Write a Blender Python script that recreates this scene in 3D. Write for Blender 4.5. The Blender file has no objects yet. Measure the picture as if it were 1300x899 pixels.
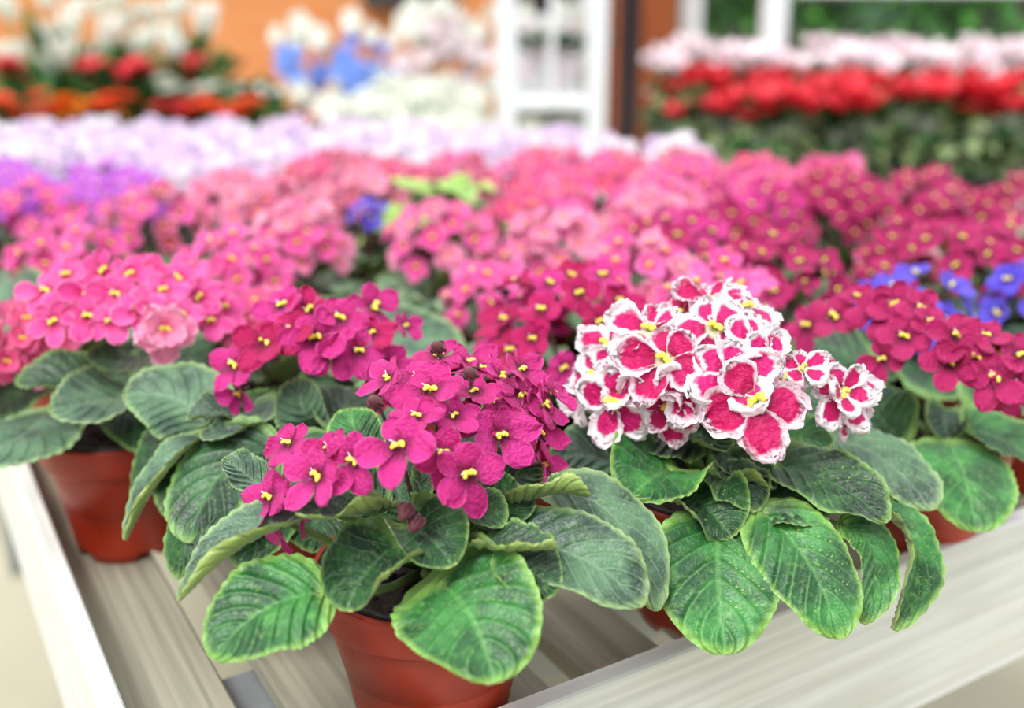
import bpy, math, random
from mathutils import Vector, Matrix
random.seed(7)
R_ = random.Random(11)
PI = math.pi
scene = bpy.context.scene
COL = scene.collection

# ------------------------------------------------------------------ camera
F = 1350.0; CX = 650.0; CY = 405.0
TH = math.atan(CY / F)
CAM = Vector((0, 0, 1.25))
FW = Vector((0, math.cos(TH), -math.sin(TH)))
UPC = Vector((0, math.sin(TH), math.cos(TH)))
RT = Vector((1, 0, 0))

def P(px, py, z):
    return CAM + z * (FW + RT * ((px - CX) / F) - UPC * ((py - CY) / F))

def atZ(px, py, Z):
    d = FW + RT * ((px - CX) / F) - UPC * ((py - CY) / F)
    return CAM + d * ((Z - CAM.z) / d.z)

cam = bpy.data.cameras.new('camera')
cam.sensor_width = 36.0
cam.lens = F / 1300 * 36.0
cam.shift_y = -(449.5 - CY) / 1300.0
cam.clip_start = 0.01
cam.dof.use_dof = True
cam.dof.focus_distance = 0.645
cam.dof.aperture_fstop = cam.lens / 14.5
co = bpy.data.objects.new('camera', cam)
COL.objects.link(co)
co.location = CAM
co.rotation_euler = (PI / 2 - TH, 0, 0)
scene.camera = co

# ------------------------------------------------------------------ object helpers
def tag(o, label=None, cat=None, group=None, kind=None):
    if label: o['label'] = label
    if cat: o['category'] = cat
    if group: o['group'] = group
    if kind: o['kind'] = kind
    return o

def empty(name, loc, rz=0.0, label=None, cat=None, group=None):
    o = bpy.data.objects.new(name, None)
    o.empty_display_size = 0.02
    COL.objects.link(o)
    o.location = loc
    o.rotation_euler = (0, 0, rz)
    return tag(o, label, cat, group)

def link(name, me, parent=None, mat4=None):
    o = bpy.data.objects.new(name, me)
    COL.objects.link(o)
    if parent is not None: o.parent = parent
    if mat4 is not None: o.matrix_local = mat4
    return o

class MB:
    def __init__(s):
        s.v = []; s.f = []; s.uv = []; s.mi = []; s.m = 0
    def face(s, idx, uv=None):
        s.f.append(idx); s.mi.append(s.m)
        s.uv.append(uv or [(0.5, 0.5)] * len(idx))
    def grid(s, pts, uvs, flip=False, closed=False):
        n = len(pts); m = len(pts[0]); b = len(s.v)
        for r in pts:
            for p in r: s.v.append(tuple(p))
        for i in range(n - 1):
            for j in range(m if closed else m - 1):
                j2 = (j + 1) % m
                q = [(i, j), (i, j2), (i + 1, j2), (i + 1, j)]
                if flip: q = q[::-1]
                s.face([b + a * m + c for a, c in q], [uvs[a][c] for a, c in q] if uvs else None)
    def tube(s, pts, rad, n=6, caps=True):
        pts = [Vector(p) for p in pts]
        rows = []
        side = None
        for i, p in enumerate(pts):
            t = (pts[min(i + 1, len(pts) - 1)] - pts[max(i - 1, 0)]).normalized()
            if side is None:
                side = t.orthogonal().normalized()
            side = (side - t * side.dot(t)).normalized()
            up = t.cross(side)
            r = rad[i] if isinstance(rad, (list, tuple)) else rad
            rows.append([p + (side * math.cos(2 * PI * k / n) + up * math.sin(2 * PI * k / n)) * r for k in range(n)])
        b = len(s.v)
        s.grid(rows, None, closed=True)
        if caps:
            s.face([b + k for k in range(n)][::-1])
            e = b + (len(pts) - 1) * n
            s.face([e + k for k in range(n)])
    def lathe(s, prof, n=32, cx=0, cy=0, cap=False, fz=None):
        rows = []
        for (r, z) in prof:
            row = []
            for k in range(n):
                a = 2 * PI * k / n
                zz = z if fz is None else fz(r, z, a)
                row.append((cx + r * math.cos(a), cy + r * math.sin(a), zz))
            rows.append(row)
        b = len(s.v)
        s.grid(rows, None, closed=True)
        if cap:
            s.face([b + k for k in range(n)][::-1])
            e = b + (len(prof) - 1) * n
            s.face([e + k for k in range(n)])
    def blob(s, c, r, sc=(1, 1, 1), nu=8, nv=5, rot=None):
        c = Vector(c)
        rows = []
        for i in range(nv + 1):
            th = PI * i / nv
            rows.append([c + (rot or Matrix.Identity(3)) @ Vector((r * sc[0] * math.sin(th + 1e-4) * math.cos(2 * PI * k / nu),
                             r * sc[1] * math.sin(th + 1e-4) * math.sin(2 * PI * k / nu),
                             -r * sc[2] * math.cos(th))) for k in range(nu)])
        s.grid(rows, None, closed=True)
    def box(s, x0, x1, y0, y1, z0, z1, bev=0.0):
        # box with chamfered long edges
        if bev <= 0:
            b = len(s.v)
            for x in (x0, x1):
                for y in (y0, y1):
                    for z in (z0, z1): s.v.append((x, y, z))
            for q in ((0, 1, 3, 2), (4, 6, 7, 5), (0, 4, 5, 1), (2, 3, 7, 6), (0, 2, 6, 4), (1, 5, 7, 3)):
                s.face([b + k for k in q])
            return
        e = bev
        ring = [(y0 + e, z0), (y1 - e, z0), (y1, z0 + e), (y1, z1 - e), (y1 - e, z1), (y0 + e, z1), (y0, z1 - e), (y0, z0 + e)]
        rin = [((y0 + y1) / 2 + (y - (y0 + y1) / 2) * (1 - 2 * e / (y1 - y0)), (z0 + z1) / 2 + (z - (z0 + z1) / 2) * (1 - 2 * e / (z1 - z0))) for y, z in ring]
        rows = [[(x0, y, z) for y, z in rin], [(x0 + e, y, z) for y, z in ring], [(x1 - e, y, z) for y, z in ring], [(x1, y, z) for y, z in rin]]
        b = len(s.v)
        s.grid(rows, None, closed=True)
        s.face([b + k for k in range(8)][::-1]); s.face([b + 24 + k for k in range(8)])
    def mesh(s, name, mats, smooth=True):
        me = bpy.data.meshes.new(name)
        me.from_pydata(s.v, [], s.f)
        if not isinstance(mats, (list, tuple)): mats = [mats]
        for m in mats: me.materials.append(m)
        me.polygons.foreach_set('material_index', s.mi)
        me.polygons.foreach_set('use_smooth', [smooth] * len(s.f))
        uvl = me.uv_layers.new(name='UVMap')
        flat = []
        for u in s.uv:
            for a in u: flat += [a[0], a[1]]
        uvl.data.foreach_set('uv', flat)
        me.update()
        return me

def orient(n, up=Vector((0, 0, 1)), roll=0.0):
    n = Vector(n).normalized()
    y = up - n * up.dot(n)
    if y.length < 1e-3: y = Vector((0, 1, 0)) - n * n.y
    y.normalize()
    x = y.cross(n)
    m = Matrix((x, y, n)).transposed().to_4x4()
    return m @ Matrix.Rotation(roll, 4, 'Z')

def TRS(loc, rot4, sc):
    return Matrix.Translation(loc) @ rot4 @ Matrix.Diagonal((sc, sc, sc, 1))

# ------------------------------------------------------------------ materials
def lin(c):
    return tuple(((x / 255) / 12.92 if x / 255 <= 0.04045 else ((x / 255 + 0.055) / 1.055) ** 2.4) for x in c) + (1,)

class NT:
    def __init__(s, name):
        s.mat = bpy.data.materials.new(name); s.mat.use_nodes = True
        s.t = s.mat.node_tree; s.t.nodes.clear()
        s.out = s.t.nodes.new('ShaderNodeOutputMaterial')
    def n(s, typ, **kw):
        nd = s.t.nodes.new(typ)
        for k, v in kw.items():
            if k.startswith('i_'): nd.inputs[k[2:].replace('_', ' ')].default_value = v
            else: setattr(nd, k, v)
        return nd
    def L(s, a, b): s.t.links.new(a, b)
    def put(s, sock, v):
        if isinstance(v, (int, float, tuple)): sock.default_value = v
        else: s.L(v, sock)
    def math(s, op, a, b=0.0, c=None, clamp=False):
        nd = s.n('ShaderNodeMath', operation=op); nd.use_clamp = clamp
        s.put(nd.inputs[0], a); s.put(nd.inputs[1], b)
        if c is not None: s.put(nd.inputs[2], c)
        return nd.outputs[0]
    def step(s, v, a, b):
        nd = s.n('ShaderNodeMapRange', interpolation_type='SMOOTHSTEP')
        s.put(nd.inputs['Value'], v); nd.inputs['From Min'].default_value = a; nd.inputs['From Max'].default_value = b
        return nd.outputs[0]
    def mix(s, f, a, b):
        nd = s.n('ShaderNodeMix', data_type='RGBA')
        s.put(nd.inputs[0], f); s.put(nd.inputs[6], a); s.put(nd.inputs[7], b)
        return nd.outputs[2]
    def noise(s, scale, detail=2, vec=None, dist=0.0):
        nd = s.n('ShaderNodeTexNoise'); nd.inputs['Scale'].default_value = scale; nd.inputs['Detail'].default_value = detail
        nd.inputs['Distortion'].default_value = dist
        if vec is not None: s.L(vec, nd.inputs['Vector'])
        return nd.outputs[0]
    def coord(s, which='Object', sc=None):
        tc = s.n('ShaderNodeTexCoord')
        if sc is None: return tc.outputs[which]
        mp = s.n('ShaderNodeMapping'); mp.inputs['Scale'].default_value = sc
        s.L(tc.outputs[which], mp.inputs[0]); return mp.outputs[0]
    def bump(s, h, strength=0.3, dist=0.001):
        b = s.n('ShaderNodeBump'); b.inputs['Strength'].default_value = strength; b.inputs['Distance'].default_value = dist
        s.L(h, b.inputs['Height']); return b.outputs[0]
    def bsdf(s, col, rough=0.5, spec=0.5, sheen=0.0, sheen_tint=(1, 1, 1, 1), normal=None, trans=0.0, tcol=None, metal=0.0):
        p = s.n('ShaderNodeBsdfPrincipled')
        s.put(p.inputs['Base Color'], col); s.put(p.inputs['Roughness'], rough)
        p.inputs['Specular IOR Level'].default_value = spec
        p.inputs['Sheen Weight'].default_value = sheen; p.inputs['Sheen Tint'].default_value = sheen_tint
        p.inputs['Sheen Roughness'].default_value = 0.4
        p.inputs['Metallic'].default_value = metal
        if normal is not None: s.L(normal, p.inputs['Normal'])
        if trans > 0:
            tr = s.n('ShaderNodeBsdfTranslucent'); s.put(tr.inputs[0], tcol if tcol is not None else col)
            mx = s.n('ShaderNodeMixShader'); mx.inputs[0].default_value = trans
            s.L(p.outputs[0], mx.inputs[1]); s.L(tr.outputs[0], mx.inputs[2])
            s.L(mx.outputs[0], s.out.inputs[0])
        else:
            s.L(p.outputs[0], s.out.inputs[0])
        return p

def simple(name, rgb, rough=0.6, var=0.12, scale=20, spec=0.4, trans=0.0, sheen=0.0, metal=0.0):
    k = NT(name)
    c = lin(rgb); d = tuple(x * (1 - var * 2) for x in c[:3]) + (1,)
    nz = k.noise(scale, 3, k.coord('Object'))
    k.bsdf(k.mix(k.step(nz, 0.3, 0.7), d, c), rough, spec, trans=trans, sheen=sheen, metal=metal)
    return k.mat

def leaf_material(name, dark, mid, margin, vein, sheen=0.25, under=False, vein_amt=0.35):
    k = NT(name)
    uv = k.n('ShaderNodeUVMap'); sep = k.n('ShaderNodeSeparateXYZ'); k.L(uv.outputs[0], sep.inputs[0])
    u, t = sep.outputs[0], sep.outputs[1]
    s = k.math('ABSOLUTE', k.math('MULTIPLY_ADD', u, 2.0, -1.0))
    a = k.math('POWER', k.math('ABSOLUTE', k.math('MULTIPLY_ADD', t, 2.0, -1.0)), 2.0)
    e2 = k.math('ADD', a, k.math('MULTIPLY', k.math('MULTIPLY', s, s), k.math('SUBTRACT', 1.0, a)))
    oc = k.coord('Object')
    nz = k.noise(38, 4, oc); nf = k.noise(260, 3, oc)
    # veins: midrib and laterals
    q = k.math('SUBTRACT', t, k.math('MULTIPLY', s, 0.38))
    q = k.math('ADD', q, k.math('MULTIPLY', nz, 0.05))
    fr = k.math('ABSOLUTE', k.math('SUBTRACT', k.math('FRACT', k.math('MULTIPLY', q, 6.5)), 0.5))
    lat = k.step(fr, 0.10, 0.0)
    mid_r = k.step(s, 0.07, 0.01)
    veins = k.math('MAXIMUM', k.math('MULTIPLY', lat, 0.6), mid_r)
    # fine net of tertiary veins
    vor = k.n('ShaderNodeTexVoronoi', feature='DISTANCE_TO_EDGE'); vor.inputs['Scale'].default_value = 210
    vd = k.n('ShaderNodeMix', data_type='VECTOR'); vd.inputs[0].default_value = .03
    nv = k.n('ShaderNodeTexNoise'); nv.inputs['Scale'].default_value = 60; k.L(oc, nv.inputs['Vector'])
    k.L(oc, vd.inputs[4]); k.L(nv.outputs['Color'], vd.inputs[5]); k.L(vd.outputs[1], vor.inputs['Vector'])
    net = k.step(vor.outputs[0], 0.0, 0.12)
    base = k.mix(k.step(nz, 0.35, 0.68), lin(dark), lin(mid))
    base = k.mix(k.math('MULTIPLY', k.step(nf, 0.5, 0.75), 0.25), base, lin(margin))
    base = k.mix(k.math('MULTIPLY', veins, vein_amt), base, lin(vein))
    e3 = k.math('ADD', e2, k.math('MULTIPLY', k.math('SUBTRACT', nz, 0.5), 0.18))
    base = k.mix(k.math('MULTIPLY', k.step(e3, 0.72, 1.0), 0.75), base, lin(margin))
    spk = k.n('ShaderNodeTexVoronoi'); spk.inputs['Scale'].default_value = 150; k.L(oc, spk.inputs['Vector'])
    base = k.mix(k.math('MULTIPLY', k.step(spk.outputs['Distance'], 0.07, 0.03), 0.4), base, lin((205, 205, 160)))
    h = k.math('ADD', k.math('MULTIPLY', net, 0.2), k.math('MULTIPLY', k.step(fr, 0.0, 0.3), 1.3 if not under else -1.3))
    h = k.math('ADD', h, k.math('MULTIPLY', nf, 0.45))
    nrm = k.bump(h, 0.6, 0.0012)
    k.bsdf(base, 0.43, 0.5, sheen=sheen, sheen_tint=(0.85, 0.95, 0.88, 1), normal=nrm, trans=0.08,
           tcol=lin((110, 160, 50)))
    return k.mat

def petal_material(name, c_in, c_main, c_alt, c_edge=None, edge=(0.9, 1.0), eamt=0.5, throat=None, hue_rand=True, ev=None):
    k = NT(name)
    uv = k.n('ShaderNodeUVMap'); sep = k.n('ShaderNodeSeparateXYZ'); k.L(uv.outputs[0], sep.inputs[0])
    e, v = sep.outputs[0], sep.outputs[1]
    oc = k.coord('Object')
    nz = k.noise(2.2, 3, oc); nf = k.noise(9 if eamt < .8 else 3.6, 3, oc)
    oi = k.n('ShaderNodeObjectInfo')
    f = k.math('MULTIPLY_ADD', oi.outputs['Random'], 0.6, k.math('MULTIPLY', k.step(nz, 0.3, 0.7), 0.4))
    base = k.mix(f, lin(c_main), lin(c_alt))
    base = k.mix(k.step(v, 0.5, 0.1), base, lin(c_in))
    if c_edge:
        ee = k.math('ADD', e, k.math('MULTIPLY', k.math('SUBTRACT', nf, 0.5), 0.75 if eamt > 0.8 else 0.2))
        base = k.mix(k.math('MULTIPLY', k.step(ee, edge[0], edge[1]), eamt), base, lin(c_edge))
    if throat:
        base = k.mix(k.step(v, 0.24, 0.12), base, lin(throat))
    nrm = k.bump(nf, 0.35, 0.04)
    k.bsdf(base, 0.5, 0.3, sheen=0.15, sheen_tint=(1, 0.8, 0.95, 1), normal=nrm, trans=0.28)
    return k.mat

M = {}
M['leaf'] = leaf_material('violet leaf green', (12, 42, 24), (44, 92, 46), (134, 174, 92), (96, 146, 92), sheen=0.14, vein_amt=.28)
M['leaf_grey'] = leaf_material('violet leaf grey green', (30, 62, 44), (80, 118, 84), (146, 176, 112), (140, 168, 134), sheen=0.4, vein_amt=.28)
M['leaf_bright'] = leaf_material('violet leaf fresh green', (18, 72, 30), (60, 134, 60), (146, 190, 90), (124, 184, 104), sheen=0.16, vein_amt=.28)
M['leaf_lime'] = leaf_material('variegated lime leaf', (70, 130, 50), (150, 190, 80), (215, 225, 130), (190, 215, 120))
M['under'] = leaf_material('leaf underside', (118, 145, 70), (150, 172, 92), (165, 185, 105), (120, 105, 70), sheen=0.3, under=True, vein_amt=0.7)
M['petiole'] = simple('leaf stalk green', (105, 130, 70), 0.6, 0.15, 60, trans=0.1)
M['stalk'] = simple('flower stalk dark', (86, 60, 52), 0.6, 0.2, 60)
M['stalk_green'] = simple('flower stalk green', (96, 140, 60), 0.6, 0.15, 60)
M['stamen'] = simple('anther yellow', (250, 232, 90), 0.5, 0.05, 80)
M['bud'] = simple('flower bud brown', (104, 50, 58), 0.6, 0.2, 90, sheen=0.2)
M['magenta'] = petal_material('petal magenta', (110, 0, 60), (184, 20, 106), (218, 56, 150), (236, 130, 195), (0.9, 1.02), 0.35)
M['crimson'] = petal_material('petal crimson', (110, 0, 50), (176, 14, 80), (198, 24, 108), (225, 100, 160), (0.9, 1.02), 0.3)
M['maroon'] = petal_material('petal maroon pink', (100, 0, 50), (172, 22, 88), (190, 40, 110), (215, 90, 150), (0.88, 1.02), 0.3)
M['bicolor'] = petal_material('petal crimson edged white', (150, 10, 70), (200, 8, 96), (214, 34, 124), (255, 248, 252), (0.50, 0.72), 1.0, throat=(250, 240, 215))
M['bicolor_dark'] = petal_material('petal crimson thin white edge', (140, 8, 60), (188, 6, 82), (204, 30, 108), (252, 232, 242), (0.66, .90), 0.95, throat=(245, 235, 210))
M['pink'] = petal_material('petal pink', (190, 10, 90), (226, 54, 142), (242, 110, 182), (255, 185, 215), (0.8, 1.0), 0.45)
M['lightpink'] = petal_material('petal light pink', (228, 80, 130), (250, 165, 195), (240, 120, 175), (255, 225, 235), (0.8, 1.0), 0.6)
M['salmon'] = petal_material('petal salmon', (200, 20, 80), (228, 72, 132), (242, 118, 168), (255, 190, 215), (0.8, 1.0), 0.5)
M['redmix'] = petal_material('petal rose and white', (160, 10, 60), (196, 26, 92), (226, 84, 146), (255, 225, 235), (0.72, 0.98), 0.8)
M['purple'] = petal_material('petal purple', (120, 20, 150), (180, 60, 205), (214, 110, 226), (235, 180, 245), (0.8, 1.0), 0.5)
M['lilac'] = petal_material('petal pale lilac', (214, 160, 222), (230, 212, 238), (214, 184, 228), (255, 248, 255), (0.7, 1.0), 0.7)
M['white'] = petal_material('petal white', (245, 225, 240), (244, 238, 246), (236, 224, 240), (255, 255, 255), (0.7, 1.0), 0.6)
M['blue'] = petal_material('petal blue violet', (50, 20, 150), (86, 66, 208), (108, 92, 222), (150, 140, 235), (0.8, 1.0), 0.4)
M['soil'] = simple('peat soil', (46, 34, 26), 0.95, 0.3, 90)
M['liner'] = simple('black plastic', (30, 30, 32), 0.4, 0.1, 30)
M['slat'] = None

def pot_mat():
    k = NT('terracotta plastic')
    oc = k.coord('Object')
    nz = k.noise(14, 3, oc); nf = k.noise(160, 2, oc)
    base = k.mix(k.step(nz, 0.3, 0.75), lin((138, 34, 12)), lin((176, 52, 22)))
    k.bsdf(base, 0.42, 0.4, normal=k.bump(nf, 0.15, 0.0008))
    return k.mat
M['pot'] = pot_mat()

def wood_mat(name, a, b, stain, rough=0.55):
    k = NT(name)
    v = k.coord('Object', (1.5, 60, 60))
    v2 = k.coord('Object', (3, 14, 14))
    n1 = k.noise(2.0, 5, v, 0.4); n2 = k.noise(2.0, 3, v2)
    base = k.mix(k.step(n1, 0.3, 0.72), lin(a), lin(b))
    base = k.mix(k.math('MULTIPLY', k.step(n2, 0.5, 0.75), 0.35), base, lin(stain))
    k.bsdf(base, rough, 0.35, normal=k.bump(n1, 0.25, 0.002))
    return k.mat
M['rail'] = wood_mat('white painted wood', (202, 204, 198), (228, 230, 225), (206, 206, 194))
M['slat'] = wood_mat('greige painted slat', (126, 123, 106), (160, 156, 138), (108, 102, 86))
M['frame'] = simple('grey galvanised steel', (150, 155, 158), 0.4, 0.1, 12, metal=0.4)

# ------------------------------------------------------------------ leaf geometry
def leaf_into(mb, P0, Mid, P2, W, hint, cupL=0.5, cupR=0.5, ruf=0.12, seed=0, nt=48, ns=16, lobe=0.10,
              teeth=26, quilt=0.0024, tipdown=0.0, thick=0.0007, petiole=None, pet_r=0.0022, point=0.15):
    rnd = random.Random(seed)
    P0, Mid, P2, hint = Vector(P0), Vector(Mid), Vector(P2), Vector(hint).normalized()
    P1 = Mid * 2 - (P0 + P2) * 0.5
    L = (P2 - P0).length
    ph = [rnd.uniform(0, 6.28) for _ in range(8)]
    f1, f2 = rnd.uniform(2.0, 3.2), rnd.uniform(4.5, 6.5)
    top, uvs, nors = [], [], []
    svals = [-1 + 2 * j / ns for j in range(ns + 1)]
    svals = [math.copysign(abs(x) ** 0.85, x) for x in svals]
    for i in range(nt + 1):
        tt = i / nt
        t = 0.5 - 0.5 * math.cos(PI * tt)
        t = 0.35 * tt + 0.65 * t
        C = P0 * (1 - t) ** 2 + P1 * 2 * t * (1 - t) + P2 * t * t
        T = ((P1 - P0) * 2 * (1 - t) + (P2 - P1) * 2 * t).normalized()
        N = (hint - T * hint.dot(T)).normalized()
        B = T.cross(N)
        a = abs(2 * (t ** 0.88) - 1)
        shape = max(0.0, 1 - a ** 2.2) ** 0.5 * (1.04 - 0.10 * t) * (1 - point * max(0, t - 0.6) ** 1.0)
        row, ruv = [], []
        for s in svals:
            w = W * 0.5 * shape
            tooth = 1 + 0.028 * abs(math.sin(teeth * PI * t * 0.5 + (0.7 if s > 0 else 0))) * abs(s) ** 6
            w *= tooth
            sa = abs(s)
            cup = cupR if s > 0 else cupL
            cup = cup * (1 + 0.35 * math.sin(f1 * 2 * t + ph[0 if s > 0 else 1]))
            ang = cup
            if abs(ang) < 1e-3: x, z = w * sa, 0.0
            else:
                x = w * math.sin(ang * sa) / ang; z = w * (1 - math.cos(ang * sa)) / ang
            rf = ruf * W * 0.5 * sa ** 3 * (math.sin(f1 * PI * t + ph[2 if s > 0 else 3]) + 0.6 * math.sin(f2 * PI * t + ph[4 if s > 0 else 5])) * min(1, shape * 1.5)
            rf += 0.012 * W * sa ** 4 * math.sin(teeth * PI * t * 0.5 * 2)
            q = (t - 0.38 * sa) * 6.5
            puff = quilt * (abs(math.sin(PI * q)) ** 0.8 - 0.5) * min(1, sa * 5) * (1 - sa ** 6)
            groove = -0.0016 * math.exp(-(s / 0.08) ** 2)
            ax = -lobe * L * (sa ** 1.6) * (1 - t) ** 2.2
            p = C + B * (math.copysign(x, s)) + N * (z + rf + puff + groove) + T * ax
            row.append(p); ruv.append(((s + 1) / 2, t))
        top.append(row); uvs.append(ruv)
    # underside
    n, m = len(top), len(top[0])
    bot = []
    for i in range(n):
        r = []
        for j in range(m):
            du = top[min(i + 1, n - 1)][j] - top[max(i - 1, 0)][j]
            dv = top[i][min(j + 1, m - 1)] - top[i][max(j - 1, 0)]
            nr = dv.cross(du)
            if nr.length > 1e-12: nr.normalize()
            sgn = 1 if nr.dot(hint) >= 0 or True else -1
            edge = (j in (0, m - 1) or i in (0, n - 1))
            r.append(top[i][j] - nr * (thick * (0.12 if edge else 1.0)))
        bot.append(r)
    mb.m = 0; mb.grid(top, uvs, flip=False)
    mb.m = 1; mb.grid(bot, uvs, flip=True)
    mb.m = 2
    if petiole is not None:
        p = Vector(petiole)
        T0 = (P1 - P0).normalized()
        N0 = (hint - T0 * hint.dot(T0)).normalized()
        q1 = P0 + T0 * L * 0.16 - N0 * 0.0045; q0 = P0 + T0 * L * .03 - N0 * 0.003
        c = (q0 - T0 * (q0 - p).length * 0.4)
        pts = [p.lerp(c, 0.0), p.lerp(c, 0.6) * 0.7 + c.lerp(q0, 0.3) * 0.3, c.lerp(q0, 0.5), q0, q1]
        mb.tube(pts, [pet_r * 1.2, pet_r * 1.1, pet_r, pet_r * 0.9, pet_r * 0.4], 7)

# check winding: top normals should be along the hint -> B = T x N; grid order (t, s) gives T x B = -N; flip both
_g = MB.grid

def leaf_mesh(name, mats, **kw):
    mb = MB(); leaf_into(mb, **kw)
    # winding: make the top layer face the hint
    mb.f = [f[::-1] if mi in (0, 1) else f for f, mi in zip(mb.f, mb.mi)]
    mb.uv = [u[::-1] if mi in (0, 1) else u for u, mi in zip(mb.uv, mb.mi)]
    return mb.mesh(name, mats)

# ------------------------------------------------------------------ flower geometry (unit: petals about 1 long)
def corolla_mesh(name, mats, seed, res=10, ruffle=0.05, freq=3, double=False, open_=0.15, width=0.98, eye=False):
    rnd = random.Random(seed)
    mb = MB()
    pet = [(56, .80, .86), (124, .80, .86), (-18, 1.0, .98), (198, 1.0, .98), (-90, 1.12, 1.0)]
    if double:
        pet += [(30, .66, .72), (150, .66, .72), (-50, .7, .75), (-130, .7, .75)]
    for idx, (deg, ln, wd) in enumerate(pet):
        a0 = math.radians(deg + rnd.uniform(-12, 12))
        ln *= rnd.uniform(.9, 1.08); W = wd * width * rnd.uniform(.9, 1.08)
        lift = open_ + rnd.uniform(-.18, .30) + (.3 if idx >= 5 else 0)
        k2 = rnd.uniform(-.5, .9)
        curl = rnd.uniform(-.55, .2)
        twist = rnd.uniform(-.25, .25)
        ph = [rnd.uniform(0, 6.28) for _ in range(3)]
        z0 = (.03 if idx in (0, 1) else .0) * -1 + .02 * (idx % 3) + (.08 if idx >= 5 else 0)
        rows, uvs = [], []
        for i in range(res + 1):
            v = i / res
            if v > .9: v = .9 + (v - .9) * 1.0
            if v > .55:
                q = (v - .55) / .45
                h = math.sqrt(max(0, 1 - q * q))
            else:
                q = 0
                x = v / .55
                h = .16 + .84 * (x * x * (3 - 2 * x))
            r, ruv = [], []
            ns = res
            for j in range(ns + 1):
                s = -1 + 2 * j / ns
                e = math.sqrt(min(1, q * q + s * s * (1 - q * q))) if v > .55 else abs(s)
                notch = 1 - .05 * math.exp(-(s / .25) ** 2) * (q ** 4)
                y = s * h * W * .5
                x = v * ln * notch
                z = z0 + lift * x + curl * x * x * .6 + k2 * y * y * 1.5 + twist * y * x
                z += ruffle * e ** 3 * (math.sin(freq * s * 2.2 + ph[0]) + .8 * math.sin(freq * 2.7 * s + ph[1] + 3 * v)) * min(1, v * 1.5)
                if ruffle > .08:
                    wob = 1 + (.04 * math.sin(freq * 3.4 * s + ph[2]) + .045 * math.sin(33 * s + 21 * v + ph[0])) * e ** 5
                    x *= wob; y *= wob
                    z += ruffle * .5 * e ** 4 * math.sin(9 * freq * .5 * (s + v * 2) + ph[1])
                r.append((x * math.cos(a0) - y * math.sin(a0), x * math.sin(a0) + y * math.cos(a0), z))
                ruv.append((e, v))
            rows.append(r); uvs.append(ruv)
        mb.grid(rows, uvs)
    if eye:
        mb.m = 1
        mb.blob((0, .02, .1), .17, (1, .8, .8), 6, 4)
    return mb.mesh(name, mats)

def stamens_mesh(name, seed):
    rnd = random.Random(seed)
    mb = MB()
    a = rnd.uniform(-.4, .4)
    for sx in (-1, 1):
        c = Vector((sx * .085 * math.cos(a), sx * .085 * math.sin(a) + .02, .16))
        mb.blob(c, .095, (1.0, .8, .75), 9, 6)
        mb.blob(c + Vector((sx * .05, -.06, .03)), .06, (1, 1, .8), 7, 5)
    mb.tube([(0, 0, 0), (0, .02, .08), (0, .03, .14)], [.1, .07, .05], 7)
    mb.m = 1
    mb.tube([(0, 0, .05), (-.08, .05, .2), (-.2, .1, .27)], [.02, .016, .02], 5)
    return mb.mesh(name, [M['stamen'], M['white']])

def bud_mesh(name, seed):
    rnd = random.Random(seed); mb = MB()
    prof = [(.02, 0), (.18, .06), (.27, .22), (.26, .42), (.16, .62), (.04, .72)]
    mb.lathe(prof, 10, cap=True)
    for k in range(5):
        a = k * 2 * PI / 5
        mb.tube([(.2 * math.cos(a), .2 * math.sin(a), .04), (.31 * math.cos(a), .31 * math.sin(a), .25), (.24 * math.cos(a), .24 * math.sin(a), .5)], [.07, .06, .015], 5)
    return mb.mesh(name, [M['bud']])

STAM = [stamens_mesh('stamens', i) for i in range(4)]
BUD = [bud_mesh('flower_bud', i) for i in range(2)]
_cor = {}
def corollas(mat, q):
    """q: 'hero' | 'mid' | 'far'"""
    key = (mat, q)
    if key not in _cor:
        ruf = mat in ('bicolor', 'bicolor_dark')
        soft = mat in ('lilac', 'white', 'lightpink', 'redmix', 'salmon')
        res = {'hero': 20 if ruf else 12, 'mid': 7, 'far': 5}[q]
        nvar = {'hero': 7, 'mid': 4, 'far': 3}[q]
        _cor[key] = [corolla_mesh('corolla_' + mat, [M[mat], M['stamen']], 100 + i, res,
                                  ruffle=.095 if ruf else (.1 if soft else .07), freq=4.6 if ruf else 2.0, width=(.94 if ruf else 1.0) if (ruf or soft) else (.8 if q == 'hero' else .86), open_=(.0 if ruf else .12) + (.05 if ruf else .1) * (i % 4),
                                  double=(ruf and i % 4 == 3) or soft, eye=(q == 'far')) for i in range(nvar)]
    return _cor[key]

def add_flower(root, loc, n, size, mat, q, rnd, stalk_from=None, label=None, stalk_mat='stalk', roll=None):
    me = rnd.choice(corollas(mat, q))
    f = link('flower', me, root, TRS(loc, orient(n, roll=rnd.uniform(-.5, .5) if roll is None else roll), size))
    if label: f['label'] = label
    if q != 'far':
        s = link('stamens', rnd.choice(STAM), f)
    if stalk_from is not None:
        inv = (f.matrix_local).inverted()
        a = inv @ Vector(loc); b = inv @ Vector(stalk_from)
        back = a + Vector((0, 0, -.7))
        mid = back.lerp(b, .5) + Vector((0, 0, -.3))
        mb = MB()
        mb.tube([(0, 0, 0), (0, 0, -.25), back, back.lerp(mid, .5) * .9 + Vector((0, 0, -.05)), mid, b], [.10, .07, .05, .055, .06, .08], 6)
        link('flower_stalk', mb.mesh('flower_stalk', M[stalk_mat]), f)
    return f

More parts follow.
